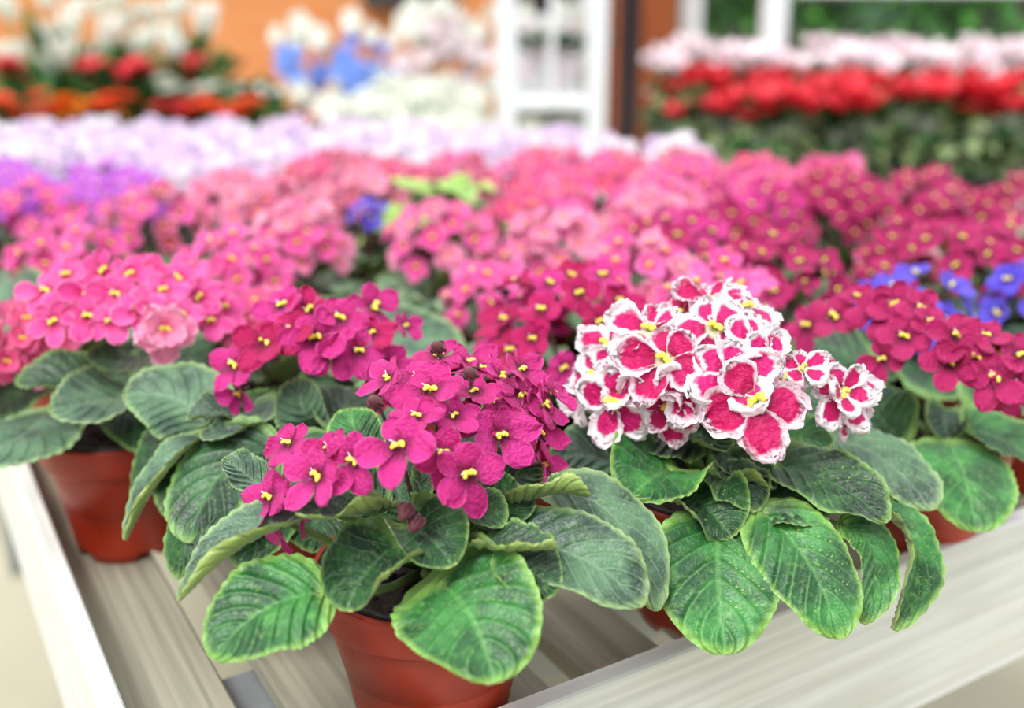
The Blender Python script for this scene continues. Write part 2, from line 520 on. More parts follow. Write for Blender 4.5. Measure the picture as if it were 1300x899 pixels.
# ------------------------------------------------------------------ pot
RIM = 0.11
def pot_mesh():
    mb = MB()
    def fz(r, z, a):
        if z < .004 and r > .03:
            return z + (.006 if math.sin(5 * a) > .55 else 0)
        return z
    prof = [(.030, .003), (.041, .0), (.043, .001), (.0445, .010), (.0565, .082), (.0575, .084), (.0625, .0845), (.0635, .087), (.0655, .108),
            (.0650, .110), (.0625, .110), (.0618, .106), (.058, .080), (.042, .006), (.0, .006)]
    mb.lathe(prof, 48, fz=fz)
    return mb.mesh('pot', M['pot'])
def liner_mesh():
    mb = MB()
    mb.lathe([(.0575, .086), (.0612, .1085), (.0610, .112), (.0585, .112), (.0575, .108), (.055, .09)], 48)
    return mb.mesh('inner_pot', M['liner'])
def soil_mesh():
    mb = MB(); rnd = random.Random(4)
    rows = []
    for i in range(9):
        r = .0595 * i / 8 + .0005
        rows.append([(r * math.cos(2 * PI * k / 28), r * math.sin(2 * PI * k / 28), .098 + rnd.uniform(-.003, .003)) for k in range(28)])
    mb.grid(rows, None, closed=True)
    for k in range(60):
        a = rnd.uniform(0, 2 * PI); r = .055 * math.sqrt(rnd.random())
        mb.blob((r * math.cos(a), r * math.sin(a), .100), rnd.uniform(.0015, .004), (1, .8, .7), 5, 3)
    return mb.mesh('soil', M['soil'], smooth=False)
POT, LINER, SOIL = pot_mesh(), liner_mesh(), soil_mesh()

# generic leaves for the rows behind
def generic_leaf(seed, mat, nt=26, ns=10):
    rnd = random.Random(seed)
    L = rnd.uniform(.056, .078)
    r0 = .026
    d = rnd.uniform(-.03, .012); up = rnd.uniform(.008, .02)
    return leaf_mesh('leaf', [M[mat], M['under'], M['petiole']], P0=(r0, 0, up * .6), Mid=(r0 + L * .52, 0, up), P2=(r0 + L, 0, d),
                     W=L * rnd.uniform(.78, .98), hint=(0, 0, 1), cupL=rnd.uniform(-.2, .9), cupR=rnd.uniform(-.2, .9), ruf=.14,
                     seed=seed, nt=nt, ns=ns, petiole=(.004, 0, -.008), teeth=24)
GL = {m: [generic_leaf(30 + i + 50 * k, m) for i in range(5)] for k, m in enumerate(('leaf', 'leaf_grey', 'leaf_lime'))}

def pot_parts(root, soil=True, sc=1.0):
    m = Matrix.Diagonal((sc, sc, 1, 1))
    link('pot', POT, root, m); link('inner_pot', LINER, root, m)
    if soil: link('soil', SOIL, root, m)

def dome_point(c, r, px, py):
    """front intersection of the view ray with an upright ellipsoid c, r=(a,a,b)"""
    d = (FW + RT * ((px - CX) / F) - UPC * ((py - CY) / F)).normalized()
    o = CAM - c
    S = Vector((1 / r[0], 1 / r[0], 1 / r[1]))
    oo = Vector((o.x * S.x, o.y * S.y, o.z * S.z)); dd = Vector((d.x * S.x, d.y * S.y, d.z * S.z))
    A = dd.dot(dd); Bq = 2 * oo.dot(dd); Cq = oo.dot(oo) - 1
    disc = Bq * Bq - 4 * A * Cq
    t = (-Bq - math.sqrt(disc)) / (2 * A) if disc > 0 else -Bq / (2 * A)
    p = CAM + d * t
    n = Vector(((p.x - c.x) * S.x ** 2, (p.y - c.y) * S.y ** 2, (p.z - c.z) * S.z ** 2)).normalized()
    return p, n

def violet(px, py, mat, label, n=24, sc=1.0, q='mid', nl=9, leafmat=None, group=None, fr=.0175, dome=(.064, .045), zc=.995, flat=1.0, name='potted_violet', hand=None, world=None, ls=1.0, lh=.112, head=None):
    """violet seen with the middle of its flower head at pixel (px, py)"""
    rnd = random.Random(int(px * 31 + py * 17))
    c = atZ(px, py, zc) if world is None else Vector((world[0], world[1], zc))
    root = empty(name, (c.x, c.y, .80), rnd.uniform(-3, 3), label, 'potted plant', group)
    inv = Matrix.Rotation(-root.rotation_euler.z, 4, 'Z')
    if q == 'far' and nl == 0:
        link('pot', POT, root)
    else:
        pot_parts(root, q != 'far', .86 if q == 'far' else 1.0)
    lm = leafmat or rnd.choice(['leaf', 'leaf_grey'])
    for k in range(nl):
        a = 2 * PI * k / nl * (1.0) + rnd.uniform(-.2, .2) + (0.3 if k % 2 else 0)
        tilt = rnd.uniform(-.30, .15) if k % 2 == 0 else rnd.uniform(-.75, -.3)
        s = rnd.uniform(.85, 1.08) * (1 if k % 2 == 0 else .8) * ls; tilt -= (lh - .112) * 5
        m = Matrix.Translation((0, 0, lh if k % 2 else .112 + (lh - .112) * .6)) @ Matrix.Rotation(a, 4, 'Z') @ Matrix.Rotation(tilt, 4, 'Y') @ Matrix.Rotation(rnd.uniform(-.3, .3), 4, 'X') @ Matrix.Diagonal((s, s, s, 1))
        link('leaf', rnd.choice(GL[lm]), root, m)
    if q == 'mid': dome = (dome[0] * .9, dome[1] * .95)
    cl = Vector((0, 0, zc - .80 - dome[1] * .6))
    if head is not None:
        hp = atZ(head[0], head[1], zc); w = inv @ Vector((hp.x - c.x, hp.y - c.y, 0))
        cl += w.normalized() * min(w.length, .155)
    if mat is None: return root
    ga = PI * (3 - math.sqrt(5))
    for i in range(n):
        y = 1 - (i + .5) / n * .95
        rr = math.sqrt(max(0, 1 - y * y)); a = i * ga + rnd.uniform(-.25, .25)
        d = Vector((rr * math.cos(a), rr * math.sin(a), y))
        j = rnd.uniform(.88, 1.10)
        p = cl + Vector((d.x * dome[0] * j * sc, d.y * dome[0] * j * sc, d.z * dome[1] * j * flat * 1.35))
        nn = (d + Vector((rnd.uniform(-.35, .35), rnd.uniform(-.35, .35), .15))).normalized()
        # corollas lean a little to the aisle side, where the light and the viewer are
        aisle = inv @ Vector((0, -.45, .05))
        nn = (nn + aisle).normalized()
        add_flower(root, p, nn, fr * rnd.uniform(.85, 1.12), mat if not hand else rnd.choice(hand), q, rnd)
    if q != 'far':
        mb = MB()
        for k in range(5):
            a = k * 2 * PI / 5 + rnd.random()
            e = cl + Vector((math.cos(a) * dome[0] * .6, math.sin(a) * dome[0] * .6, dome[1] * .5))
            mb.tube([(0, 0, .1), (e.x * .4, e.y * .4, .1 + (e.z - .1) * .6), e], [.0022, .0018, .0014], 6)
        tg = link('flower_stems', mb.mesh('flower_stems', M['stalk']), root)
    return root

# ================================================================== BENCH
AZ = math.radians(31.0)
U = Vector((-math.sin(AZ), math.cos(AZ), 0)); V = Vector((math.cos(AZ), math.sin(AZ), 0))
pl = atZ(92, 809, .83); pr = atZ(1174, 708.6, .83)
# corner K: K + a U = pl ; K + b V = pr
b_ = (pr - pl).dot(V); K = pr - V * b_
K.z = 0
BL, BW = 2.06, 1.31   # along U, along V
def frame_matrix(org, ax):
    x = ax.normalized(); z = Vector((0, 0, 1)); y = z.cross(x)
    m = Matrix((x, y, z)).transposed().to_4x4(); m.translation = org
    return m
bench = empty('display_bench', (K.x, K.y, 0), 0, 'long white wooden display bench with slatted top under the violets', 'bench')
bench.matrix_world = frame_matrix(Vector((K.x, K.y, 0)), U)   # local x = U, local y = -V
def bpart(name, mb, m): return link(name, mb.mesh(name, M[m], smooth=False), bench)
mb = MB(); mb.box(0, BL, -.015, 0, .685, .83, .0015); bpart('side_board', mb, 'rail')
mb = MB(); mb.box(0, BL, -BW, -BW + .015, .685, .83, .0015); bpart('side_board', mb, 'rail')
def vpart(name, u0, m):   # board across, built along its own x so that the grain follows it
    mb = MB(); mb.box(.0155, BW - .0155, -.015, 0, .685, .83, .0015)
    o = link(name, mb.mesh(name, M[m], smooth=False), bench, Matrix.Translation((u0, 0, 0)) @ Matrix.Rotation(-PI / 2, 4, 'Z'))
    return o
vpart('end_board', 0.015, 'rail'); vpart('end_board', BL, 'rail')
y = .017
while y + .07 < BW - .015:
    mb = MB(); mb.box(.017, BL - .017, -(y + .068), -y, .784, .80, .002); bpart('slat', mb, 'slat')
    y += .095
for k in range(4):
    mb = MB(); u0 = .2 + k * .55
    mb.box(.0155, BW - .0155, -.05, 0, .72, .783, .003)
    link('cross_beam', mb.mesh('cross_beam', M['frame'], smooth=False), bench, Matrix.Translation((u0, 0, 0)) @ Matrix.Rotation(-PI / 2, 4, 'Z'))
for u0 in (.06, BL - .12):
    for v0 in (.06, BW - .12):
        mb = MB(); mb.box(u0, u0 + .05, -v0 - .05, -v0, 0.0, .719, .003); bpart('leg', mb, 'frame')

# ================================================================== HERO LEAVES
def V3(root, p): return Vector(p) - root.location
def hint_vec(h): return (RT * h[0] + Vector((0, 0, 1)) * h[1] - FW * h[2]).normalized()
def hero_leaf(root, base, mid, tip, W, h, cl, cr, ruf, mat, seed, crown, lobe=.1, zs=1.0, **kw):
    base, mid, tip = [(q[0], q[1], q[2] * zs) for q in (base, mid, tip)]; W *= zs
    B0, M0, T0 = V3(root, P(*base)), V3(root, P(*mid)), V3(root, P(*tip))
    me = leaf_mesh('leaf', [M[mat], M['under'], M['petiole']], P0=B0, Mid=M0, P2=T0, W=W, hint=hint_vec(h), cupL=cl, cupR=cr,
                   ruf=ruf, seed=seed, nt=64, ns=22, lobe=lobe, petiole=V3(root, crown), pet_r=.0026, **kw)
    return link('leaf', me, root)

def hero(center_px, label, sc=1.0):
    c = atZ(center_px[0], center_px[1], .80 + RIM)
    root = empty('potted_violet', (c.x, c.y, .80), 0, label, 'potted plant')
    pot_parts(root, sc=sc)
    return root, c

def hero_flowers(root, crown, domec, domer, lst, mat, size, seed, cam_bias=.5, mats=None, stalk='stalk', q='hero', up_bias=0.0):
    rnd = random.Random(seed)
    for it in lst:
        px, py = it[0], it[1]
        s = it[2] if len(it) > 2 else 1.0
        off = it[3] if len(it) > 3 else (0, 0)
        dz = it[4] if len(it) > 4 else 0.0
        p, n = dome_point(domec, domer, px, py)
        toc = (CAM - p).normalized()
        p = p - toc * dz
        cb = cam_bias if s >= 1.0 else cam_bias * .7
        n = (n * (1 - cb) + toc * cb + RT * (off[0] + rnd.uniform(-.18, .18)) + Vector((0, 0, 1)) * (off[1] + up_bias + rnd.uniform(-.12, .2))).normalized()
        add_flower(root, V3(root, p), n, size * s * rnd.uniform(.96, 1.05), (mats and rnd.choice(mats)) or mat, q, rnd,
                   stalk_from=V3(root, crown), stalk_mat=stalk, roll=rnd.uniform(-.55, .55))

# ---- A: magenta violet, front
A, cA = hero((545, 712), 'magenta african violet with the sharpest blooms, in the terracotta pot nearest the viewer', 1.13)
crA = Vector((cA.x, cA.y, .905))
LA = [
 # base, mid, tip, width, hint(right,up,toward camera), cupL, cupR, ruffle, material
 ((408,752,.590),(335,772,.575),(268,836,.560), .060, (-.3,.8,.7), -.15, .10, .06, 'leaf_bright', .12),
 ((505,690,.620),(462,728,.590),(440,776,.575), .060, (-.1,.6,.9), 1.35, 1.25, .14, 'leaf', .10),
 ((560,742,.600),(600,785,.570),(628,868,.545), .078, (.1,.6,.9), .25, .35, .08, 'leaf_bright', .22),
 ((520,668,.625),(550,686,.602),(574,720,.590), .052, (0,.7,.8), 1.3, 1.4, .10, 'leaf', .08),
 ((600,690,.615),(655,693,.595),(706,694,.590), .036, (0,.9,.1), .6, 1.5, .15, 'leaf', .06),
 ((486,640,.625),(430,652,.600),(376,650,.590), .036, (0,.95,.15), 1.4, .7, .15, 'leaf', .06),
 ((392,650,.620),(312,682,.600),(226,762,.585), .044, (-.35,.85,.45), 1.7, .2, .06, 'leaf_grey', .08),
 ((655,640,.640),(700,624,.625),(748,628,.620), .036, (0,.95,-.1), .5, 1.6, .12, 'leaf', .05),
 ((648,690,.625),(735,706,.605),(818,768,.590), .056, (.25,.7,.7), .15, .35, .08, 'leaf_grey', .12),
 ((700,620,.665),(785,660,.640),(834,776,.620), .050, (.5,.7,.5), .2, .3, .07, 'leaf_grey', .1),
 ((606,668,.640),(645,640,.635),(668,628,.640), .040, (.1,.6,.6), .6, .7, .08, 'leaf', .05),
 ((470,590,.690),(450,545,.700),(446,520,.715), .036, (0,.5,.9), .4, .4, .05, 'leaf_bright', .1),
 ((345,632,.650),(312,600,.660),(284,584,.665), .028, (-.1,.9,.2), .7, .8, .15, 'leaf_grey', .05),
 ((640,700,.600),(680,728,.592),(712,742,.588), .040, (.1,.8,.5), .3, .3, .1, 'leaf', .1),
 ((590,600,.690),(600,570,.710),(640,560,.720), .040, (0,.7,.5), .4, .4, .08, 'leaf', .1),
 ((520,660,.65),(505,620,.665),(500,590,.69), .050, (0,.6,.8), .7, .7, .1, 'leaf', .1),
 ((560,650,.65),(570,615,.67),(580,585,.69), .050, (0,.6,.8), .6, .6, .1, 'leaf', .1),
 ((600,640,.66),(640,610,.68),(690,600,.69), .046, (.1,.8,.6), .5, .5, .1, 'leaf', .1),
 ((480,650,.65),(440,620,.66),(410,600,.67), .044, (-.1,.8,.6), .5, .5, .1, 'leaf', .1),
 ((560,660,.64),(600,650,.625),(640,668,.615), .038, (0,.9,.4), .7, .7, .1, 'leaf', .1),
]
for i, (b0, m0, t0, w, h, c1, c2, rf, mt, lb) in enumerate(LA):
    hero_leaf(A, b0, m0, t0, w, h, c1, c2, rf, mt, 500 + i, crA, lobe=lb)
dA = Vector((cA.x - .018, cA.y + .01, .955)); rA = (.082, .078)
FA = [(508,567,1.15,(-.25,.05),-.010), (562,576,1.0,(.05,0)), (592,602,1.18,(.1,-.05),-.008), (632,553,1.12,(.15,-.15)), (452,585,1.08,(-.55,-.15)),
      (548,498,1.15,(-.3,.25)), (495,482,.85,(-.8,-.1)), (558,455,.95,(-.1,.2),.01), (595,462,.95,(.2,.1),.01), (623,512,.95,(0,.1)),
      (660,504,1.0,(.3,.3)), (681,550,1.0,(.6,-.1)), (405,605,1.05,(-.2,-.05),-.004), (344,632,1.05,(-.35,.15),-.012), (367,565,.9,(-.3,.7)),
      (660,470,.95,(.4,.2)), (636,480,.95,(.1,.4)), (688,590,.85,(.9,-.1)), (690,515,.9,(.7,.2)), (600,500,.9,(0,.4),-.004), (530,530,.85,(-.3,.5)),
      (420,570,.85,(-.5,.5),.01), (665,530,.9,(.3,0)), (575,530,.8,(0,.5),.004), (385,640,.8,(-.7,-.6),.015), (352,668,.7,(-.4,-.8),.006), (645,500,.9,(.2,.3),.006), (675,520,.85,(.5,.2),.004), (700,500,.75,(.8,.4),.006), (612,470,.85,(.1,.6),.008), (575,472,.8,(-.2,.6),.006), (530,482,.85,(-.3,.4),.006), (650,565,.8,(.5,0),.008), (605,530,.8,(0,.2),.012), (665,490,.8,(.4,.5),.012)]
hero_flowers(A, crA, dA, rA, FA, 'magenta', .0200, 3, .55)
for i, (px, py, z) in enumerate([(481,514,.62), (520,640,.60), (533,655,.602), (601,478,.64), (560,425+20,.66)]):
    p = P(px, py, z)
    b = link('flower_bud', BUD[i % 2], A, TRS(V3(A, p), orient(Vector((-.3, -.6, -.4 if i in (1, 2) else .5))), .016))
    mbx = MB(); q0 = V3(A, p); q1 = V3(A, crA); mbx.tube([q0, q0.lerp(q1, .5) + Vector((0, .004, .01)), q1], [.0011, .0013, .002], 6)
    link('bud_stalk', mbx.mesh('bud_stalk', M['stalk']), A)

# ---- B: bicolour violet
B, cB = hero((893, 612), 'crimson violet with frilly white edged petals, in the front row by the white board')
crB = Vector((cB.x + .006, cB.y, .905))
LB = [
 ((852,596,.645),(830,604,.630),(800,630,.615), .066, (-.15,.8,.6), .9, .95, .16, 'leaf_bright', .28),
 ((914,664,.620),(912,730,.590),(922,832,.565), .072, (0,.45,.9), -.25, -.2, .05, 'leaf_bright', .08),
 ((966,648,.620),(1028,715,.590),(1066,812,.572), .054, (.15,.5,.85), -.15, -.35, .06, 'leaf_bright', .08),
 ((985,590,.650),(1055,610,.628),(1128,662,.610), .050, (.15,.8,.6), .2, .35, .12, 'leaf', .1),
 ((1050,556,.700),(1120,580,.680),(1184,648,.655), .062, (.3,.8,.5), -.1, .2, .1, 'leaf_grey', .08),
 ((880,622,.640),(905,650,.620),(930,682,.610), .052, (0,.7,.7), 1.2, 1.1, .22, 'leaf', .1),
 ((925,572,.655),(948,598,.640),(985,618,.632), .044, (.2,.7,.6), 1.3, 1.3, .2, 'leaf', .1),
 ((875,540,.670),(900,556,.655),(925,552,.655), .040, (0,.8,.5), 1.2, 1.2, .2, 'leaf_bright', .1),
 ((985,556,.680),(1020,556,.670),(1056,566,.660), .036, (.1,.85,.4), .5, .6, .1, 'leaf_bright', .06),
 ((1070,664,.625),(1112,705,.612),(1094,792,.602), .034, (.5,.4,.7), .5, .3, .08, 'leaf_bright', .05),
 ((1100,648,.650),(1162,690,.630),(1134,800,.620), .048, (.6,.35,.6), .3, 1.3, .08, 'leaf_bright', .05),
 ((800,600,.690),(745,578,.690),(700,585,.690), .048, (-.2,.8,.5), .3, .3, .08, 'leaf_grey', .1),
 ((905,600,.640),(935,615,.628),(960,650,.618), .040, (.1,.8,.5), .6, .7, .15, 'leaf', .1),
 ((890,560,.665),(840,556,.660),(792,562,.655), .044, (-.1,.9,.4), .3, .3, .1, 'leaf', .1),
 ((960,650,.640),(1000,640,.625),(1050,664,.615), .050, (.1,.9,.4), .3, .3, .1, 'leaf', .1),
 ((880,520,.74),(820,500,.77),(760,520,.80), .060, (-.1,.9,.4), .3, .3, .1, 'leaf', .1),
 ((980,520,.74),(1040,500,.77),(1080,510,.80), .060, (.1,.9,.4), .3, .3, .1, 'leaf', .1),
]
for i, (b0, m0, t0, w, h, c1, c2, rf, mt, lb) in enumerate(LB):
    hero_leaf(B, b0, m0, t0, w, h, c1, c2, rf, mt, 700 + i, crB, lobe=lb, quilt=.0034, zs=1.085)
dB = Vector((cB.x + .004, cB.y - .005, .985)); rB = (.100, .075)
FB = [(957,508,1.25,(.1,-.05),-.012), (925,476,1.15,(0,.1),-.006), (845,457,1.1,(-.1,.15),-.004), (782,508,1.1,(-.1,-.1),-.006), (758,475,1.05,(-.5,0)),
      (907,418,1.15,(0,.1)), (801,476,.95,(0,0)), (955,434,1.0,(.4,.2)), (1067,500,1.0,(.25,.05)), (1018,468,.65,(.2,.4)),
      (974,460,1.0,(.4,.2)), (772,440,1.05,(-.3,.4)), (826,420,1.05,(-.1,.5)), (946,392,.95,(.3,.5),.01), (902,384,.95,(0,.5),.01),
      (850,515,.9,(-.1,-.5),.012), (885,490,.95,(.0,0),.008), (740,495,.8,(-.7,-.2)), (1052,475,.6,(.3,.4),.01), (1078,526,.65,(.4,-.3),.01),
      (990,480,.8,(.6,0),.004), (860,400,.9,(-.1,.5),.012)]
hero_flowers(B, crB, dB, rB, FB, 'bicolor', .0262, 5, .6, stalk='stalk_green', mats=['bicolor', 'bicolor', 'bicolor_dark'])
mbx = MB()
for (px, py) in ((862, 545), (905, 560), (930, 545)):
    e = P(px - 8, py - 60, .72); 
    mbx.tube([V3(B, crB), V3(B, P(px, py + 20, .715)), V3(B, e)], [.0042, .004, .0034], 8)
link('flower_stems', mbx.mesh('flower_stems', M['stalk_green']), B)

# ---- C: dark magenta violet behind-left
C_, cC = hero((378, 588), 'sparse deep magenta violet behind the nearest pot, with pale green curled leaves')
crC = Vector((cC.x, cC.y, .905))
LC = [
 ((262,540,.770),(222,505,.780),(156,500,.780), .068, (-.1,.8,.55), .1, .1, .06, 'leaf_grey', .1),
 ((300,530,.770),(268,522,.755),(238,532,.750), .034, (-.1,.9,.3), .9, .6, .12, 'leaf_grey', .06),
 ((352,505,.790),(300,545,.745),(256,548,.735), .032, (-.3,.8,.3), .5, 1.0, .12, 'leaf_grey', .05),
 ((400,545,.770),(385,520,.760),(378,482,.770), .044, (-.1,.3,.9), 1.0, 1.0, .06, 'leaf_grey', .1),
 ((262,556,.760),(215,585,.735),(158,686,.720), .040, (-.4,.75,.45), 1.4, .1, .06, 'leaf_grey', .05),
 ((350,570,.740),(280,600,.715),(240,690,.690), .074, (-.35,.5,.8), -.2, -.1, .06, 'leaf', .06),
 ((262,545,.80),(205,560,.78),(168,640,.775), .050, (-.5,.7,.3), .2, .2, .06, 'leaf', .06),
 ((420,540,.760),(440,520,.770),(470,500,.790), .048, (.1,.8,.5), .8, .6, .1, 'leaf_grey', .1),
 ((330,640,.700),(250,660,.700),(225,735,.700), .050, (-.4,.6,.5), .1, .1, .08, 'leaf', .1),
 ((330,560,.78),(320,530,.79),(310,500,.80), .060, (-.1,.8,.5), .5, .5, .1, 'leaf', .1),
 ((430,590,.80),(500,600,.79),(560,610,.78), .070, (0,.7,.7), .2, .2, .08, 'leaf', .1),
 ((420,610,.76),(470,640,.75),(500,690,.74), .060, (0,.7,.7), .2, .2, .08, 'leaf', .1),
 ((345,600,.745),(330,660,.715),(300,720,.70), .060, (-.2,.6,.7), .2, .2, .08, 'leaf', .1),
 ((390,600,.745),(400,650,.715),(390,700,.70), .060, (0,.6,.7), .2, .2, .08, 'leaf', .1),
 ((300,560,.80),(250,600,.78),(222,660,.76), .060, (-.3,.6,.6), .2, .2, .08, 'leaf', .1),
 ((430,440,.95),(500,425,.96),(590,440,.97), .075, (.1,.8,.5), .2, .2, .06, 'leaf_grey', .1),
 ((350,600,.74),(400,590,.73),(430,640,.72), .060, (.1,.8,.5), .3, .2, .06, 'leaf', .1),
]
for i, (b0, m0, t0, w, h, c1, c2, rf, mt, lb) in enumerate(LC):
    hero_leaf(C_, b0, m0, t0, w, h, c1, c2, rf, mt, 800 + i, crC, lobe=lb)
dC = Vector((cC.x + .01, cC.y + .03, .985)); rC = (.085, .06)
FC = [(400,429,1.2,(0,0)), (339,435,1.05,(-.2,0)), (360,389,1.0,(-.2,.4)), (391,395,1.0,(0,.3)), (299,464,1.0,(-.4,.2)), (305,498,.8,(-.3,-.4),.01),
      (474,391,1.1,(.3,.4)), (455,445,.9,(.1,0)), (513,414,.7,(.7,.2)), (492,466,1.0,(.2,0)), (430,405,1.0,(.2,.2)), (420,450,.9,(.2,-.3)), (370,420,.9,(-.2,.2)), (480,490,.9,(.1,-.4)), (470,425,.8,(.2,.5))]
hero_flowers(C_, crC, dC, rC, FC, 'crimson', .0215, 9, .55, mats=['magenta', 'crimson'])

# ---- D: maroon violet on the right
D, cD = hero((1180, 545), 'dark rose violet with yellow eyes at the right, behind the white board')
crD = Vector((cD.x, cD.y, .905))
LD = [
 ((1150,560,.840),(1110,520,.840),(1102,482,.860), .064, (-.2,.5,.8), .5, .5, .04, 'leaf', .1),
 ((1205,562,.820),(1226,605,.790),(1240,676,.765), .080, (.1,.45,.85), -.1, -.1, .04, 'leaf_bright', .12),
 ((1200,520,.860),(1200,540,.835),(1208,560,.825), .040, (0,.8,.5), 1.0, 1.0, .06, 'leaf', .1),
 ((1230,545,.83),(1280,560,.83),(1340,600,.81), .060, (.3,.8,.4), .4, .4, .08, 'leaf_bright', .1),
 ((1130,590,.80),(1090,600,.79),(1060,640,.78), .060, (-.3,.8,.4), .1, .1, .08, 'leaf', .1),
 ((1100,470,.95),(1050,440,.96),(1000,440,.97), .060, (-.1,.8,.5), .3, .3, .08, 'leaf', .1),
 ((1230,510,.88),(1290,500,.90),(1330,510,.9), .060, (.2,.8,.4), .2, .2, .08, 'leaf', .1),
 ((1180,500,.92),(1190,470,.96),(1210,460,1.0), .070, (0,.8,.4), .2, .2, .08, 'leaf', .1),
]
for i, (b0, m0, t0, w, h, c1, c2, rf, mt, lb) in enumerate(LD):
    hero_leaf(D, b0, m0, t0, w, h, c1, c2, rf, mt, 900 + i, crD, lobe=lb, zs=.985)
dD = Vector((cD.x + .004, cD.y + .0, .98)); rD = (.11, .06)
FD = [(1026,414,1.1,(-.1,.1)), (1060,403,1.1,(0,0)), (1110,400,1.15,(0,0)), (1136,388,1.1,(0,.2)), (1169,394,1.0,(.3,.2)), (1148,428,1.0,(.1,0)), (1121,455,.85,(-.1,-.3)),
      (1216,428,1.1,(0,.1)), (1205,460,1.05,(0,0)), (1238,453,1.0,(.1,0)), (1261,479,1.15,(.1,-.1)), (1290,488,1.0,(.3,-.1)), (1250,428,.9,(.1,.4)), (1292,452,1.0,(.3,.2)), (1180,410,.9,(.3,.3)), (1090,378,.8,(-.1,.5)), (1275,510,.8,(.2,-.5),.01)]
hero_flowers(D, crD, dD, rD, FD, 'maroon', .0205, 13, .6)

# ---- E: pink violet on the left
E, cE = hero((150, 536), 'bright pink violet with yellow eyes in the orange pot by the left board')
crE = Vector((cE.x, cE.y, .905))
LE = [
 ((128,490,.860),(85,480,.845),(20,482,.840), .058, (-.1,.85,.4), .6, .5, .06, 'leaf', .1),
 ((180,500,.860),(125,508,.820),(62,520,.800), .066, (0,.8,.5), .5, .5, .06, 'leaf_grey', .1),
 ((60,520,.870),(30,550,.830),(-30,580,.800), .085, (-.1,.6,.75), .2, .1, .06, 'leaf_grey', .1),
 ((180,455,.880),(150,458,.855),(112,448,.850), .045, (0,.8,.5), .8, .8, .06, 'leaf', .06),
 ((40,470,.92),(0,500,.90),(-40,540,.88), .080, (-.1,.7,.6), .1, .1, .06, 'leaf', .1),
 ((180,480,.90),(240,455,.92),(280,470,.93), .070, (.1,.8,.5), .2, .2, .08, 'leaf', .1),
 ((150,520,.86),(200,540,.84),(230,560,.83), .060, (.1,.8,.5), .2, .2, .08, 'leaf', .1),
 ((30,440,1.0),(0,380,1.05),(-30,360,1.1), .09, (-.1,.8,.5), .2, .2, .08, 'leaf_grey', .1),
]
for i, (b0, m0, t0, w, h, c1, c2, rf, mt, lb) in enumerate(LE):
    hero_leaf(E, b0, m0, t0, w, h, c1, c2, rf, mt, 1000 + i, crE, lobe=lb, zs=.985)
dE = Vector((cE.x + .01, cE.y + .02, .985)); rE = (.095, .06)
FE = [(89,382), (69,408), (112,402), (141,408), (147,374), (175,393,1.1), (206,369), (226,354), (252,378), (283,390), (266,407,.9), (114,374), (187,345), (60,370), (165,350), (130,345), (240,340), (200,392,.9), (85,350), (230,400,.9)]
hero_flowers(E, crE, dE, rE, FE, 'pink', .0205, 17, .6)
p_, n_ = dome_point(dE, rE, 209, 418)
rr = random.Random(3)
add_flower(E, V3(E, p_ - (p_ - CAM).normalized() * .008), (CAM - p_).normalized() + Vector((.1, 0, .1)), .025, 'lightpink', 'hero', rr, stalk_from=V3(E, crE), label='pale pink bloom')

